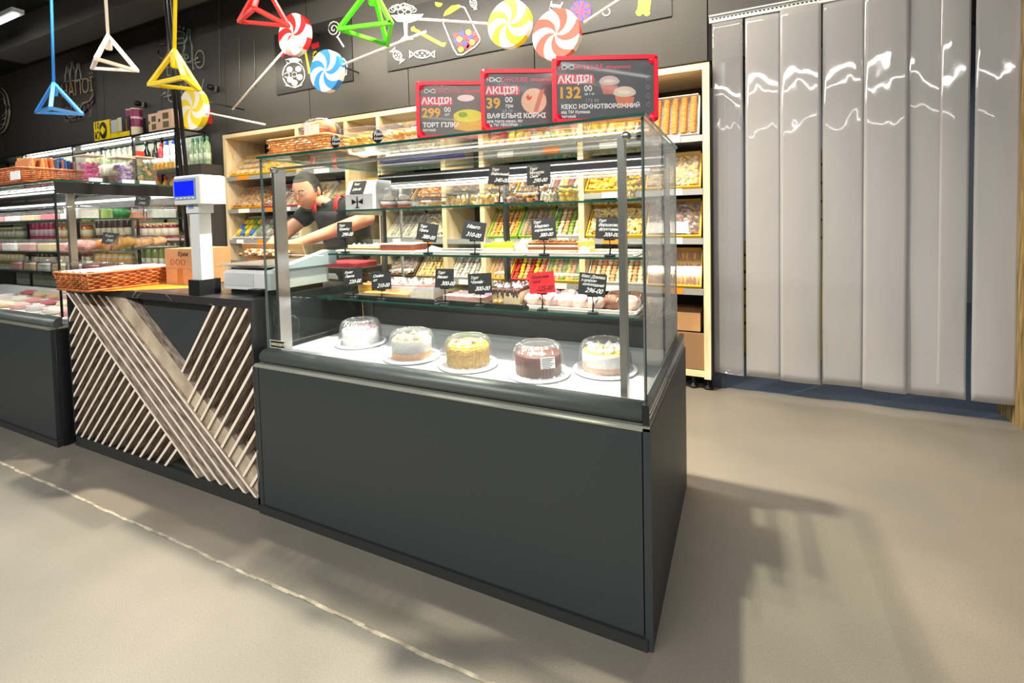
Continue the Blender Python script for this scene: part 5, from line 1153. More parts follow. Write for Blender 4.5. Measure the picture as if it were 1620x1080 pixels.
for k, (px, w_) in enumerate(((590, 13), (617, 15), (640, 12))):
    p = at(px, 325, Y=.46); r_ = abs(at(px+w_, 325, Y=.46).x-p.x)
    t = thing('dessert_cup', ['domed clear dessert cup touching the white gift box', 'domed clear dessert cup, middle of three', 'domed clear dessert cup beside the cookie tubs'][k], 'dessert cup', (p.x, .46, z), 0, 'domed dessert cups')
    b = MB(); b.lathe([(r_*.7, 0), (r_*.95, .035), (r_, .037), (r_*.98, .055), (r_*.75, .078), (r_*.35, .09), (.001, .092)], (p.x, .46, z+.0003), 20); b.build('cup', PLASTIC, t)
    for nm, m_, z0_, z1_ in (('sponge', BRICK, .002, .014), ('cream', WHC, .014, .030), ('topping', CHO, .030, .034), ('cream_top', CREAM, .034, .05)):
        b = MB(); b.lathe([(r_*.72, z0_), (r_*.85, z1_)] if nm != 'cream_top' else [(r_*.7, z0_), (r_*.5, z1_), (.001, z1_+.01)], (p.x, .46, z), 14); b.build(nm, m_, t)
tubs = [(653, 695, 296, ['butter', 'gold'], 'stick', 'clear tub of golden shreds next to the domed cups', .45), (698, 735, 293, ['butter', 'cream'], 'slice', 'clear tub of ring biscuits left of the centre of the top shelf', .55), (737, 776, 292, ['gold', 'butter', 'cream'], 'slice', 'clear tub of golden ring biscuits left of the 340-00 card', .55),
        (790, 806, 296, ['dark', 'pinkish'], 'round', 'small clear tub of dark cookies under the 340-00 card', .5), (808, 842, 291, ['brown', 'dark', 'gold'], 'stick', 'clear tub of brown sticks between the two top cards', .5), (846, 876, 294, ['cream', 'white'], 'slice', 'clear tub of pale rolls under the 290-00 card', .6), (878, 905, 292, ['yellow'], 'round', 'clear tub of bright yellow jelly on the top shelf', .75), (974, 1004, 284, ['cream', 'butter'], 'slice', 'clear tub of pale cookies at the right end of the top shelf', .5)]
for k, (a, c, pt_, ck, kd, lb, fl) in enumerate(tubs):
    tub(lb, a, c, 318, pt_, .43, z+.0004, .12, ck, kd, 20+k, fill=fl)

# ================================================================== CAKES UNDER DOMES
def dome_cake(c, R_, kind, label, dlabel, hh):
    x, y = c; z0 = .5853
    t = thing('cake_container', dlabel, 'cake container', (x, y, z0), 0, 'clear domed cake containers')
    b = MB(); b.lathe([(R_*.80, 0), (R_*.98, .002), (R_, .006), (R_*.985, .010), (R_*.93, .007), (R_*.88, .009), (R_*.85, .006), (.001, .006)], (x, y, z0), 48); b.build('base', WHITEM, t)
    dr = R_*.84; b = MB(); H = hh
    b.lathe([(dr*1.04, .008), (dr*1.04, .012), (dr, .014), (dr*.97, H*.45), (dr*.90, H*.78), (dr*.80, H*.94), (dr*.66, H), (dr*.62, H-.006), (.001, H-.006)], (x, y, z0), 96, 0, False, None, .016, 1); b.build('dome', DOME, t)
    b = MB(); b.tube([(x+dr*.64*math.cos(a*PI/16), y+dr*.64*math.sin(a*PI/16), z0+H-.002) for a in range(32)], .0016, 5, 0, True); b.build('dome_rim', PLASTIC, t)
    cz = z0+.0065; q = thing('cake', label, 'cake', (x, y, cz), 0)
    cr = R_*.70; r = random.Random(hash(kind) % 99 if False else len(kind)); 
    def body(h_, m_, r_=cr, z_=0, nm='sponge'): b = MB(); b.lathe([(r_, 0), (r_*1.003, h_*.5), (r_, h_-.002), (r_-.003, h_)], (x, y, cz+z_), 40); b.build(nm, m_, q)
    def blobs(n_, m_, nm, rr, s0, s1, kindb='ball', zt=0):
        b = MB()
        for i in range(n_):
            a = 2*PI*i/n_+r.uniform(-.1, .1); s = r.uniform(s0, s1); d_ = rr*r.uniform(.9, 1.05)
            px_, py_ = x+d_*math.cos(a), y+d_*math.sin(a)
            if kindb == 'ball': b.ball((px_, py_, cz+zt+s*.3), s, 0, 7, sz=.6)
            else: b.lathe([(s, 0), (s*1.1, s*.5), (s*.6, s*1.1), (.0005, s*1.7)], (px_, py_, cz+zt-.001), 8, rib=.15, ribn=1)
        tag(b.build(nm, m_, q, fix=False), kind='stuff')
    if kind == 'pinkflower':
        body(.056, WHC, nm='frosting'); blobs(16, fm('rose', '#E8798A', .4), 'pink_crumbs', cr*.8, .004, .007, zt=.056); blobs(12, fm('rose2', '#F2A9AE', .4), 'pink_cream', cr*.6, .004, .008, zt=.056)
    elif kind == 'whiteswirl':
        body(.022, fm('biscuit', '#E0A77A')); body(.040, WHC, z_=.022, nm='frosting'); body(.003, fm('custard', '#F0DCA8', .4), cr*.95, .062, 'glaze'); blobs(9, CREAM, 'cream_swirls', cr*.62, .009, .012, 'swirl', .065); blobs(16, PNT, 'nut_crumbs', cr*.45, .002, .004, zt=.065)
    elif kind == 'yellow':
        CR = mat('crumb_coat', col('#D9B464'), .8, noise=(col('#B98A3A'), 90, (1, 1, 1)), bump=.6, bscale=160)
        body(.062, CR, nm='crumb_coat'); body(.008, YG, cr*.93, .060, 'lime_jelly')
        b = MB(); r2 = random.Random(2)
        for i in range(500): a = r2.uniform(0, 2*PI); b.ball((x+cr*math.cos(a), y+cr*math.sin(a), cz+r2.uniform(.003, .06)), .0022, 0, 5)
        tag(b.build('crumbs', CR, q, fix=False), kind='stuff')
        b = MB()
        for (dx, dy, s) in ((-.35, -.35, .010), (-.28, -.5, .007), (.35, -.05, .008), (.25, .1, .007)): b.ball((x+cr*dx, y+cr*dy, cz+.074), s, 0, 10)
        tag(b.build('cherries', fm('cherry', '#E0202A', .25), q), kind='stuff'); blobs(7, CREAM, 'cream_dots', cr*.3, .006, .009, zt=.068)
        b = MB()
        for a in (.4, 2.0, 4.4): b.ball((x+cr*.6*math.cos(a), y+cr*.6*math.sin(a), cz+.068), .018, 0, 12, sx=1.2, sy=.8, sz=.35)
        tag(b.build('lime_slices', YG, q), kind='stuff')
    elif kind == 'choc':
        CC = mat('chocolate_coat', col('#6B3226'), .5, noise=(col('#552218'), 50, (1, 1, 1)))
        b = MB(); b.lathe([(cr, 0), (cr, .058), (cr-.004, .062)], (x, y, cz), 72, rib=.018, ribn=1); b.build('chocolate_coat', CC, q)
        b = MB(); b.ball((x+.01, y-.02, cz+.0625), .020, 0, 16, sx=1.2, sy=.7, sz=.10); b.build('sugar_plaque', CREAM, q)
        b = MB(); put_text(b, 'торт', .010, -.012, -.002, 0, shear=.3, mx=Txyz(x+.01, y-.022, cz+.066, rx=-PI/2)); b.build('lettering', CHO, q)
        mm = Txyz(x, y, z0) @ Matrix.Rotation(.72, 4, 'Z') @ Txyz(0, -dr*1.04, .058, 0, -.10)
        b = MB(mm); b.box(-.022, .022, -.001, .0, -.016, .016); lb_ = b.build('paper_label', INK, t)
        b = MB(mm)
        for i in range(6): b.box(-.018, .018-(i % 3)*.005, -.0016, -.001, .011-i*.005, .0125-i*.005)
        tag(b.build('label_print', flat('#4A4A5A', .5), lb_), kind='stuff')
    elif kind == 'caramel':
        body(.018, fm('biscuit2', '#D9A88E')); body(.040, WHC, z_=.018, nm='frosting'); body(.003, fm('caramel', '#EDBE55', .3), cr*.96, .058, 'caramel_glaze')
        blobs(8, WHC, 'cream_swirls', cr*.66, .010, .013, 'swirl', .061); blobs(5, YL, 'caramel_pieces', cr*.3, .008, .012, zt=.061); blobs(22, fm('pinkcrumb', '#C98A72'), 'biscuit_crumbs', cr*1.0, .004, .006, zt=.004)
def zc(px, py): p = at(px, py, Z=.5855); return (p.x, p.y)
cl = [(571, 543, 'pinkflower', 'white cake with pink crumbs, leftmost under its dome', 'clear dome around the pink crumb cake, leftmost'),
      (652, 565, 'whiteswirl', 'white cake with cream swirls and beige bottom, second from left', 'clear dome around the cream swirl cake, second from left'),
      (741, 577, 'yellow', 'crumb coated yellow cake with cherries, middle one', 'clear dome around the yellow cherry cake'),
      (852, 591, 'choc', 'round brown chocolate cake with a white plaque', 'clear ribbed dome with a paper label around the chocolate cake'),
      (957, 586, 'caramel', 'white cake with caramel and cream top, rightmost', 'clear dome around the caramel cake, rightmost')]
for px, py, k, l1, l2 in cl: dome_cake(zc(px, py), .0985, k, l1, l2, .098)

# ================================================================== ON AND IN THE LEFT CASE
LT = 1.3048
BX = -3.0
pa = at(47, 300, X=BX-.05); 
bk = wicker('wicker_basket', 'wicker basket of wrapped snacks on top of the left display case', -3.42, BX-.06, -.035, at(133, 290, X=BX-.06).y, LT+.002, .07, 0, 7)
byb = at(133, 290, X=BX-.06).y
rr_ = random.Random(4)
lbls = ['peach wrapped snack bar standing in the upper left basket', 'blue wrapped snack bar at the right side of the upper left basket']
for i in range(15):
    y = .0+(byb-.03)*i/14*1.0; blue = i > 8
    for xx in (-3.17,):
        t = thing('snack_pack', lbls[1 if blue else 0], 'snack pack', (xx, y, LT+.01), 0, 'blue snack packs' if blue else 'peach snack packs')
        T = W[t.name] @ Matrix.Rotation(rr_.uniform(-.25, .1), 4, 'X') @ Matrix.Rotation(rr_.uniform(-.1, .1), 4, 'Y')
        b = MB(T); b.rbox(-.08, .085, -.005, .005, 0, .118+rr_.uniform(-.006, .01), .004); b.build('wrapper', flat(['#D98A5A', '#C9774A', '#E8B47A'][i % 3] if not blue else ['#3F6EA8', '#2F5C94', '#A86A50'][i % 3], .35), t)
        b = MB(T); b.box(.0855, .0865, -.004, .004, .02, .07); b.build('print', flat('#E9D3B0' if not blue else '#9FB8D8', .4), t)
b = MB(); b.rbox(-3.40, -3.27, -.02, .1, LT+.01, LT+.085, .01); tag(b.build('snack_bag', flat('#F0C9B8', .4)), 'pale pink bag at the front left of the upper left basket', 'snack pack')
b = MB(); p = at(26, 290, Y=-.045); b.box(p.x-.05, p.x+.05, -.046-.004, -.046, LT+.012, LT+.055); tag(b.build('price_tag', INK), 'white price tag clipped on the upper left basket', 'price tag')
def bin_(px0, px1, pt_, X, c1, c2, label, clabel, dz=0):
    a = at(px0, 291, X=X); c = at(px1, 291, X=X); y0, y1 = a.y, c.y; h = at(px0, pt_, X=X).z-at(px0, 291, X=X).z
    w_ = .12; x1 = X; x0 = X-w_
    t = thing('acrylic_bin', label, 'sweet bin', ((x0+x1)/2, (y0+y1)/2, LT), 0, 'acrylic sweet bins')
    for q in ((x0, x0+.003, y0, y1, 0, h), (x1-.003, x1, y0, y1, 0, h), (x0+.003, x1-.003, y0, y0+.003, 0, h), (x0+.003, x1-.003, y1-.003, y1, 0, h), (x0, x1, y0, y1, -.0, .003)):
        b = MB(); b.box(q[0], q[1], q[2], q[3], LT+.0005+q[4]+(.003 if q[4] == 0 and q[5] > .01 else 0), LT+.0005+q[5]); b.build('wall' if q[5] > .01 else 'floor_sheet', ACRYL, t)
    b = MB(); b.box(x0-.002, x1+.002, y0-.002, y1+.002, LT+h+.001, LT+h+.006); b.build('lid', flat('#E9D3B8', .3), t)
    b = MB(); b.box(x1+.0002, x1+.001, y0+.01, y1-.01, LT+.004, LT+.03); b.build('price_strip', INK, t)
    r = random.Random(int(px0)); k = 0; g = 'sweets in the '+clabel
    nlay = max(3, int(h*.9/.028)); ny = max(2, int((y1-y0)/.034))
    for l in range(nlay):
        for j in range(ny):
            for i in range(3):
                if i < 1 and l < nlay-1: continue
                X_ = x0+.022+i*.036+r.uniform(-.004, .004); Y_ = y0+.02+(y1-y0-.04)*(j+.5)/ny+r.uniform(-.003, .003); Z_ = LT+.019+l*.026
                key = ('sweet', c1 if (l+j+i) % 3 else c2)
                if key not in tray_cache:
                    o = thing('wrapped_sweet', clabel, 'sweet', (X_, Y_, Z_), 0, g); T = W[o.name]
                    b = MB(T); b.ball((0, 0, 0), .0155, 0, 8, sx=1.0, sy=1.25, sz=.85); b.build('sweet_body', flat(key[1], .3), o)
                    b = MB(T); b.lathe([(.002, .014), (.009, .024)], (0, 0, 0), 6, mx=Matrix.Rotation(1.0, 4, 'X')); b.build('wrapper_end', flat(key[1], .3), o)
                    tray_cache[key] = o
                else: dup(tray_cache[key], (X_, Y_, Z_), r.uniform(0, 3), clabel, g)
bin_(137, 166, 247, -2.93, '#D9489A', '#E86AB0', 'clear bin of bright pink sweets, leftmost of the bins', 'pink wrapped sweet in the leftmost acrylic bin')
bin_(190, 216, 248, -2.93, '#9A86C0', '#C0B4D8', 'clear bin of lilac sweets, middle of the bins', 'lilac wrapped sweet in the middle acrylic bin')
bin_(218, 249, 246, -2.93, '#1E7A3A', '#D9B77A', 'clear bin of dark green sweets, rightmost of the bins', 'green or tan wrapped sweet in the rightmost acrylic bin')
y0 = at(218, 291, X=-2.93).y; h0 = LT+at(218, 246, X=-2.93).z-at(218, 291, X=-2.93).z
b = MB(); b.box(-3.04, -2.94, y0+.01, y0+.14, h0+.007, h0+.010); b.box(-3.04, -2.94, y0+.01, y0+.013, h0+.010, h0+.07); b.box(-3.04, -2.94, y0+.137, y0+.14, h0+.010, h0+.07)
tag(b.build('small_stand', ACRYL), 'small clear stand on top of the green sweet bin', 'stand')
b = MB(); b.cyl((-2.99, y0+.05, h0+.0105), .02, .03, 12); tag(b.build('red_jar', flat('#E0301E', .4)), 'small red jar on the clear stand over the green sweets', 'jar')
# goods seen in the left case
def lgood(X, px0, px1, py0, py1, z, d_, hexc, label, name='food_pack', kind='box', group=None, lid=None):
    a = at(px0, py1, X=X); c = at(px1, py1, X=X); h = abs(at(px0, py0, X=X).z-a.z)
    y0, y1 = sorted((a.y, c.y)); t = thing(name, label, 'food pack', (X-d_/2, (y0+y1)/2, z), 0, group)
    if kind == 'box': b = MB(); b.rbox(X-d_, X, y0, y1, z, z+h, .01); b.build('pack_body', fm('lg'+hexc[1:], hexc), t)
    else:
        b = MB(); n_ = max(3, int((y1-y0)/.03)); r = random.Random(int(px0))
        for i in range(n_):
            for k in range(4): b.ball((X-.02-k*.035, y0+(y1-y0)*(i+.5)/n_, z+h*.45+r.uniform(0, h*.2)), h*.48, 0, 8, sx=1.3, sy=1.2)
        b.build('pastries', fm('lg'+hexc[1:], hexc), t)
    if lid: b = MB(); b.rbox(X-d_-.004, X+.004, y0-.004, y1+.004, z+.001, z+h*1.25, .012); b.build('clear_lid', PLASTIC, t)
    return t
LX = -2.88
lgood(LX, 125, 158, 326, 342, 1.1185, .16, '#E0DDDA', 'white topped pack on the upper shelf of the left case', lid=1)
lgood(LX, 160, 180, 328, 342, 1.1185, .10, '#9FC06A', 'light green potted herb pack on the upper shelf of the left case')
lgood(LX, 182, 204, 327, 342, 1.1185, .12, '#1F7A3C', 'dark green leafy pack on the upper shelf of the left case', kind='p')
lgood(LX, 206, 232, 331, 341, 1.1185, .14, '#E59A80', 'orange pink pack right of the leafy pack', lid=1)
lgood(LX, 234, 280, 326, 340, 1.1185, .16, '#D9DEDC', 'pale plastic wrapped pack on the upper shelf of the left case', lid=1)
lgood(LX, 128, 150, 377, 394, .9455, .16, '#D9A0A0', 'pink iced buns on the middle shelf of the left case', kind='p')
lgood(LX, 152, 178, 380, 394, .9455, .16, '#DB8A44', 'orange iced buns on the middle shelf of the left case', kind='p')
lgood(LX, 180, 212, 373, 392, .9455, .18, '#DDA85C', 'golden pastries behind the tilted tag in the left case', kind='p')
lgood(LX, 214, 262, 374, 390, .9455, .18, '#D2A070', 'pale glazed pastries right in the left case', kind='p', lid=1)
for k, (px, py, z, lb) in enumerate(((175, 377, .9455, 'small chalk card over the golden pastries in the left case'), (226, 318, 1.1185, 'chalk card at the top shelf of the left case'))):
    p = at(px, py, X=-2.86); b = MB(); T = Txyz(p.x, p.y, p.z, .9, -.1, .15)
    t = thing('price_card', lb, 'price tag', (p.x, p.y, z)); b = MB(T); b.box(-.035, .035, -.001, .001, -.03, .03); b.build('card', CHALK, t)
    b = MB(T); put_text(b, 'Торт', .016, -.028, .008, -.0013, shear=.4); put_text(b, '390', .02, -.02, -.018, -.0013, shear=.4); b.build('handwriting', INK, t)
    b = MB(); b.tube([(p.x, p.y, p.z-.03), (p.x, p.y, z)], .003, 6); b.build('stem', BLACK, t)
# wrapped meats and trays on the deck
r = random.Random(12); mc = ['#E29A96', '#F0D8A8', '#E8B0A8', '#F0E6DC', '#D9707A', '#EFC9A0', '#E6D6D8']
nm_ = ['rose', 'pale yellow', 'light pink', 'white', 'deep pink', 'peach', 'greyish']
k = 0
for j, (yy, n_) in enumerate(((.02, 9), (.17, 9), (.32, 8))):
    for i in range(n_):
        x = -2.93-i*.19-(j % 2)*.05; c_ = (i*3+j*2) % 7
        rows_ = ['front', 'middle', 'rear'][j]; nth = ['first', 'second', 'third', 'fourth', 'fifth', 'sixth', 'seventh', 'eighth', 'ninth'][i]
        t = thing('meat_pack', f'{nm_[c_]} vacuum pack in the {rows_} row of the left case, {nth} from the right', 'food pack', (x, yy+.06, .6005), r.uniform(-.1, .1), 'vacuum packs in the left case'); T = W[t.name]
        b = MB(T); b.rbox(-.085, .085, -.06, .06, 0, .012+.012*r.random(), .012); b.build('tray', flat('#EDE7E4', .4), t)
        b = MB(T); b.ball((0, 0, .030), .055, 0, 10, sx=1.25, sy=.85, sz=.30+.2*r.random()); b.build('meat', fm('m'+str(c_), mc[c_], .4), t)
        b = MB(T); b.box(-.05, .02, -.035, .0, .045, .0465); b.build('paper_label', mat('label_pink', col(['#F2E9EA', '#E4566A', '#F0D98A'][i % 3]), .5), t)
# lower shelf of the left case: packs
for i in range(8):
    x = -3.0-i*.2; c_ = (i*2) % 7
    t = thing('boxed_dessert', f'{["rose","pale yellow","light pink","white","deep pink","peach","greyish"][c_]} boxed dessert on the low shelf of the left case, {["first","second","third","fourth","fifth","sixth","seventh","eighth"][i]} from the right', 'food pack', (x, .42, .8005), 0, 'boxed desserts in the left case'); T = W[t.name]
    b = MB(T); b.rbox(-.07, .07, -.06, .06, 0, .035, .01); b.build('dessert', fm('m'+str(c_), mc[c_], .4), t); b = MB(T); b.rbox(-.076, .076, -.066, .066, .0, .055, .012); b.build('clear_lid', PLASTIC, t)
for lv, (zz, yy) in enumerate(((.9455, .16), (1.1185, .18))):
    for i in range(7):
        x = -3.25-i*.24; c_ = (i+lv*3) % 7
        t = thing('boxed_dessert', f'{["rose","pale yellow","light pink","white","deep pink","peach","greyish"][c_]} boxed dessert on the {["middle","upper"][lv]} shelf of the left case, {["first","second","third","fourth","fifth","sixth","seventh"][i]} from the right', 'food pack', (x, yy+.1, zz), 0, 'boxed desserts in the left case'); T = W[t.name]
        b = MB(T); b.rbox(-.08, .08, -.07, .07, 0, .035, .01); b.build('dessert', fm('m'+str(c_), mc[c_], .4), t); b = MB(T); b.rbox(-.086, .086, -.076, .076, .0, .06, .012); b.build('clear_lid', PLASTIC, t)

# ================================================================== THE CASHIER
def skin_body(name, joints, edges, m_, parent, root=0, sub=2):
    me = bpy.data.meshes.new(name); iv = W[parent.name].inverted() if parent else Matrix.Identity(4)
    me.from_pydata([tuple(iv @ Vector(j[0])) for j in joints], edges, [])
    o = bpy.data.objects.new(name, me); C.objects.link(o); o.parent = parent; W[o.name] = W[parent.name]
    o.modifiers.new('skin', 'SKIN'); o.modifiers['skin'].use_smooth_shade = True
    me.skin_vertices.new() if hasattr(me.skin_vertices, 'new') and not me.skin_vertices else None
    sl = me.skin_vertices[0].data
    for i, j in enumerate(joints):
        rr = j[1]; sl[i].radius = rr if isinstance(rr, tuple) else (rr, rr); sl[i].use_root = (i == root)
    s = o.modifiers.new('sub', 'SUBSURF'); s.levels = sub; s.render_levels = sub
    me.materials.append(m_); return o
pr = thing('person', 'cashier in a black polo and dark apron with red straps leaning over the counter', 'person', (-2.1, 1.25, 0))
H0 = Vector((-2.215, .975, 1.262))      # head centre
SHL = Vector((-1.865, 1.06, 1.185)); ELL = Vector((-1.66, .90, 1.085)); WRL = Vector((-1.915, .66, .965)); HAL = Vector((-1.985, .60, .945))
SHR = Vector((-2.30, 1.10, 1.165)); ELR = Vector((-2.40, .92, .98)); WRR = Vector((-2.20, .68, .93)); HAR = Vector((-2.13, .62, .915))
NECK = Vector((-2.09, 1.07, 1.205)); CHEST = Vector((-2.085, 1.12, 1.10)); BEL = Vector((-2.09, 1.20, .93)); PEL = Vector((-2.09, 1.27, .80))
POLO = mat('black_polo', (.012, .016, .016), .8, bump=.1, bscale=300)
DENIM = mat('dark_trousers', (.015, .017, .022), .8)
J = [(PEL, (.15, .115)), (BEL, (.155, .115)), (CHEST, (.165, .11)), (NECK-Vector((0, 0, -.008)), (.090, .078)),
     (SHL, .075), (SHL+(ELL-SHL)*.55, .062), (SHR, .075), (SHR+(ELR-SHR)*.55, .062),
     (Vector((-2.0, 1.29, .70)), .085), (Vector((-1.99, 1.27, .42)), .062), (Vector((-1.99, 1.32, .09)), .045),
     (Vector((-2.19, 1.29, .70)), .085), (Vector((-2.20, 1.27, .42)), .062), (Vector((-2.20, 1.32, .09)), .045)]
skin_body('polo_shirt', J[:8], [(0, 1), (1, 2), (2, 3), (2, 4), (4, 5), (2, 6), (6, 7)], POLO, pr)
jl = [(PEL, (.14, .11))]+J[8:]
skin_body('trousers', jl, [(0, 1), (1, 2), (2, 3), (0, 4), (4, 5), (5, 6)], DENIM, pr)
for s_ in (-1.99, -2.20):
    b = MB(); b.ball((s_, 1.27, .045), .05, 0, 10, sx=.85, sy=2.2, sz=.85); b.build('shoe', BLACK, pr)
# continuous skin figure: neck, arms, hands
def hand(J, E, wi, wrist, palm, dirv, side, up_=Vector((0, 0, 1))):
    d = dirv.normalized(); sd = d.cross(up_).normalized()*side; n_ = len(J); J.append((palm, (.036, .018))); E.append((wi, n_)); p0 = n_
    for k, (off, ln) in enumerate(((-.026, .055), (-.009, .066), (.009, .062), (.025, .048))):
        a = palm+sd*off+d*.03; b_ = a+d*ln*.55-up_*.008; c = b_+d*ln*.4-up_*.022
        i = len(J); J += [(a, .0105), (b_, .009), (c, .0075)]; E += [(p0, i), (i, i+1), (i+1, i+2)]
    i = len(J); t1 = palm+sd*-.036-d*.008; J += [(t1, .011), (t1+d*.035-sd*.012-up_*.012, .009)]; E += [(p0, i), (i, i+1)]
Jb = [(CHEST-Vector((0, 0, .04)), .05), (NECK-Vector((.03, .02, .015)), (.034, .036)), (H0+Vector((.03, .03, -.05)), (.040, .042))]; Eb = [(0, 1), (1, 2)]
for SH, EL, WR, HA, sd in ((SHL, ELL, WRL, HAL, 1), (SHR, ELR, WRR, HAR, -1)):
    i = len(Jb); Jb += [(SH-Vector((0, 0, .03)), .036), (SH+(EL-SH)*.6, .049), (EL, .043), (EL+(WR-EL)*.35, .042), (WR, .027)]
    Eb += [(0, i), (i, i+1), (i+1, i+2), (i+2, i+3), (i+3, i+4)]; hand(Jb, Eb, i+4, WR, HA, HA-WR, sd)
skin_body('body', Jb, Eb, SKIN, pr)
# head: turned left and down
HM = Txyz(H0.x, H0.y, H0.z) @ Matrix.Rotation(.18, 4, 'Z') @ Matrix.Rotation(.34, 4, 'X')   # faces local -y
b = MB(HM); n = 28; k = 20; vs = []
def gau(x, c, s): return math.exp(-((x-c)/s)**2)
for j in range(k+1):
    th = PI*j/k; z = -math.cos(th)
    for i in range(n):
        ph = 2*PI*i/n; x = math.sin(th)*math.cos(ph); y = math.sin(th)*math.sin(ph); fr = max(0, -y)
        X_ = x*.073*(1-.20*gau(z, -.8, .45)); Y_ = y*.093*(1 if y < 0 else 1.05); Z_ = z*.112
        if z < -.2: Y_ -= -.0; X_ *= 1-.12*fr*0
        Y_ -= fr**6*(.012*gau(z, -.78, .18)+.012*gau(z, -.42, .10)*gau(x, 0, .4))           # chin, lips
        Y_ += fr**3*.010*(gau(z, .05, .16))*(gau(x, .38, .17)+gau(x, -.38, .17))            # eye sockets
        Y_ -= fr**4*.006*gau(z, .28, .12)                                                    # brow
        Y_ -= fr**3*.006*gau(z, -.18, .2)*(gau(x, .5, .2)+gau(x, -.5, .2))                   # cheeks
        vs.append((X_, Y_, Z_))
fs = [(j*n+i, j*n+(i+1) % n, (j+1)*n+(i+1) % n, (j+1)*n+i) for j in range(k) for i in range(n)]
b.add(vs, fs, 0, True); hd = b.build('head', SKIN, pr)
b = MB(HM); b.add([(-.009, -.088, .018), (.009, -.088, .018), (0, -.096, .020), (-.017, -.088, -.026), (.017, -.088, -.026), (0, -.118, -.022), (0, -.092, -.034)],
      [(0, 2, 5, 3), (2, 1, 4, 5), (3, 5, 6), (5, 4, 6), (0, 1, 2), (0, 3, 6, 4, 1)], 0, True); nz_ = b.build('nose', SKIN, hd)
md = nz_.modifiers.new('s', 'SUBSURF'); md.levels = 2; md.render_levels = 2
for s_ in (-1, 1):
    b = MB(HM); b.ball((s_*.028, -.079, .006), .0115, 0, 12); b.build('eye', mat('eye_white', (.8, .78, .75), .3), hd)
    b = MB(HM); b.ball((s_*.028, -.0885, .003), .0045, 0, 8, sy=.4); b.build('pupil', BLACK, hd)
    b = MB(HM); b.ball((s_*.028, -.0815, .0115), .0125, 0, 10, sx=1.15, sy=.8, sz=.55); b.build('eyelid', SKIN, hd)
    b = MB(HM); b.tube([(s_*.013, -.094, .026), (s_*.028, -.092, .031), (s_*.045, -.080, .026)], .0035, 6); b.build('eyebrow', mat('dark_hair', (.02, .015, .012), .6), hd)
    b = MB(HM); b.ball((s_*.074, .012, -.004), .020, 0, 12, sx=.35, sy=.8, sz=1.5, mx=None); b.build('ear', SKIN, hd)
b = MB(HM); b.tube([(-.022, -.091, -.052), (-.008, -.099, -.048), (0, -.100, -.0495), (.008, -.099, -.048), (.022, -.091, -.052)], [.002, .0042, .004, .0042, .002], 6); b.build('lips', mat('lips', col('#B0605A'), .4), hd)
b = MB(HM); vs = []; n = 26; k = 12   # short dark hair
for j in range(k+1):
    th = PI*.5*(j/k)*1.32
    for i in range(n):
        ph = 2*PI*i/n; x = math.sin(th)*math.cos(ph); y = math.sin(th)*math.sin(ph); z = math.cos(th)
        lim = .68 if y < -.35 else (.05 if y < .25 else -.5); z = max(z, lim)
        s = math.sqrt(max(0, 1-z*z))/max(1e-6, math.hypot(x, y)) if th > .1 else 1
        if math.hypot(x, y) > 1e-6 and z > lim-1e-6 and z == lim: x, y = x*s, y*s
        vs.append((x*.0785, y*.0985+.004, z*.120+.002))
b.add(vs, [(j*n+i, j*n+(i+1) % n, (j+1)*n+(i+1) % n, (j+1)*n+i) for j in range(k) for i in range(n)], 0, True)
o = b.build('hair', mat('dark_hair', (.02, .015, .012), .6), hd); md = o.modifiers.new('t', 'SOLIDIFY'); md.thickness = .006; md.offset = -1
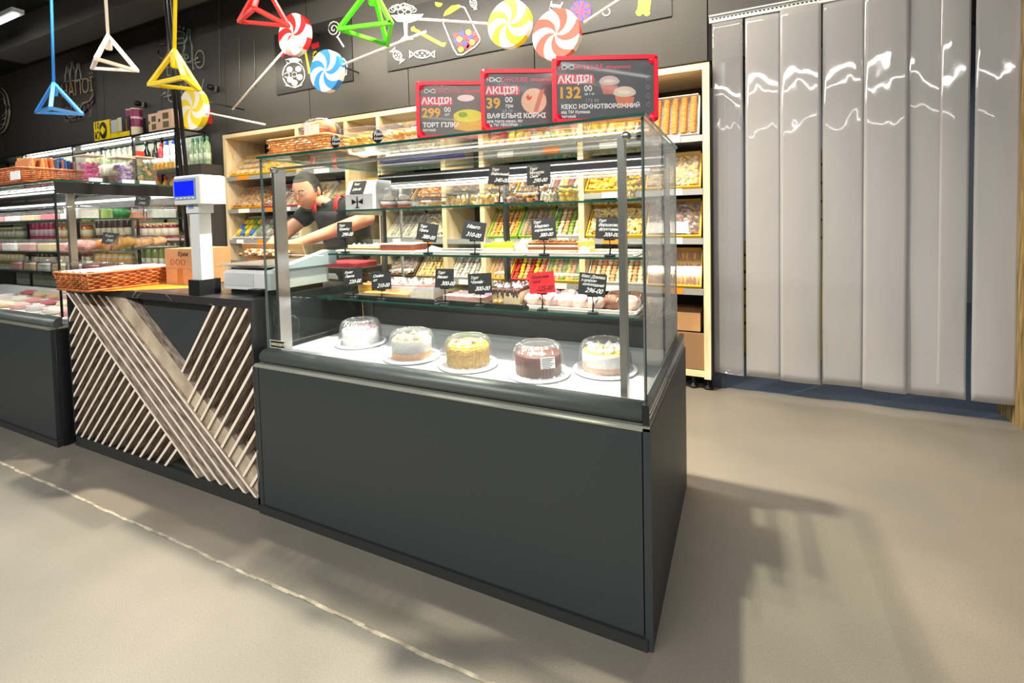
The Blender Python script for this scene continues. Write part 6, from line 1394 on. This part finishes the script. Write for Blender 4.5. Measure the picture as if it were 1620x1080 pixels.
# apron: bib, skirt and straps
APR = mat('charcoal_apron', (.05, .052, .058), .75, bump=.1, bscale=200)
FW = Vector((-.12, -1, 0)).normalized()
def ap(x, z, d): # apron surface point in front of the chest
    c = CHEST+(BEL-CHEST)*((CHEST.z-z)/(CHEST.z-BEL.z)); return (c.x+x, c.y-(.128-abs(x)**2*2.6)-d, z)
b = MB(); n = 12; m_ = 10; vs = []
for j in range(m_+1):
    z = 1.135-(1.135-.72)*j/m_; hw = .095+.045*min(1, j/4)
    for i in range(n+1): u = -1+2*i/n; vs.append(ap(hw*u, z, .012))
b.add(vs, [(j*(n+1)+i, j*(n+1)+i+1, (j+1)*(n+1)+i+1, (j+1)*(n+1)+i) for j in range(m_) for i in range(n)], 0, True)
o = b.build('apron', APR, pr); md = o.modifiers.new('t', 'SOLIDIFY'); md.thickness = .004
for s_, SH in ((1, SHL), (-1, SHR)):
    b = MB(); a = Vector(ap(s_*.085, 1.13, .012)); c = Vector((NECK.x+s_*.095, NECK.y-.055, 1.222+(.012 if s_ > 0 else -.01))); e_ = Vector((NECK.x+s_*.09, NECK.y+.07, 1.20)); mid = (a+c)/2+Vector((0, -.012, .012))
    pts = [a, mid, c, e_]; w_ = Vector((.016, 0, 0)); vs = []
    for p in pts: vs += [tuple(p-w_), tuple(p+w_)]
    b.add(vs, [(2*i, 2*i+1, 2*i+3, 2*i+2) for i in range(3)], 0, True); o = b.build('strap', REDC, pr); md = o.modifiers.new('t', 'SOLIDIFY'); md.thickness = .005
b = MB(); b.tube([tuple(NECK+Vector((.072*math.cos(a*PI/8), .066*math.sin(a*PI/8), -.012-.02*math.cos(a*PI/8+1.2)))) for a in range(16)], .012, 6, 0, True); b.build('collar', POLO, pr)
# black work table behind the counter with red cloth
wt = thing('work_table', 'dark work table behind the counter under the cashier arms', 'table', (-2.0, .68, 0))
b = MB(); b.box(-2.75, -1.43, .56, .80, .82, .845); b.build('table_top', CHAR2, wt)
for x, y in ((-2.72, .58), (-1.46, .58), (-2.72, .78), (-1.46, .78)): b = MB(); b.box(x-.015, x+.015, y-.015, y+.015, 0, .82); b.build('leg', BLACKM, wt)
b = MB(); b.rbox(-1.72, -1.48, .60, .76, .8455, .868, .02); tag(b.build('red_cloth', mat('red_cloth', col('#A3182A'), .8, bump=.3, bscale=60)), 'folded red cloth behind the scale', 'cloth')
# exit style green lamp signs behind the camera are out of view; one hangs in the hall and shows in the glass
g = thing('led_sign', 'green lit running text sign hanging in the hall behind the viewer', 'sign', (-5.2, -3.5, 1.78), .85)
SM = Txyz(-5.2, -3.5, 1.80, .85)
b = MB(SM); b.box(-.40, .40, -.03, 0, -.10, .10); b.build('sign_body', BLACK, g)
b = MB(SM @ Matrix.Rotation(PI, 4, 'Z')); put_text(b, 'КАСА 2', .17, -.33, -.06, -.002); b.build('lettering', mat('green_led', (0, .1, .05), .5, emit=(0, 1, .35), es=18), g)
for x in (-.3, .3): b = MB(SM); b.tube([(x, -.015, .10), (x, -.015, 1.5)], .005, 5); b.build('hanger', BLACK, g)
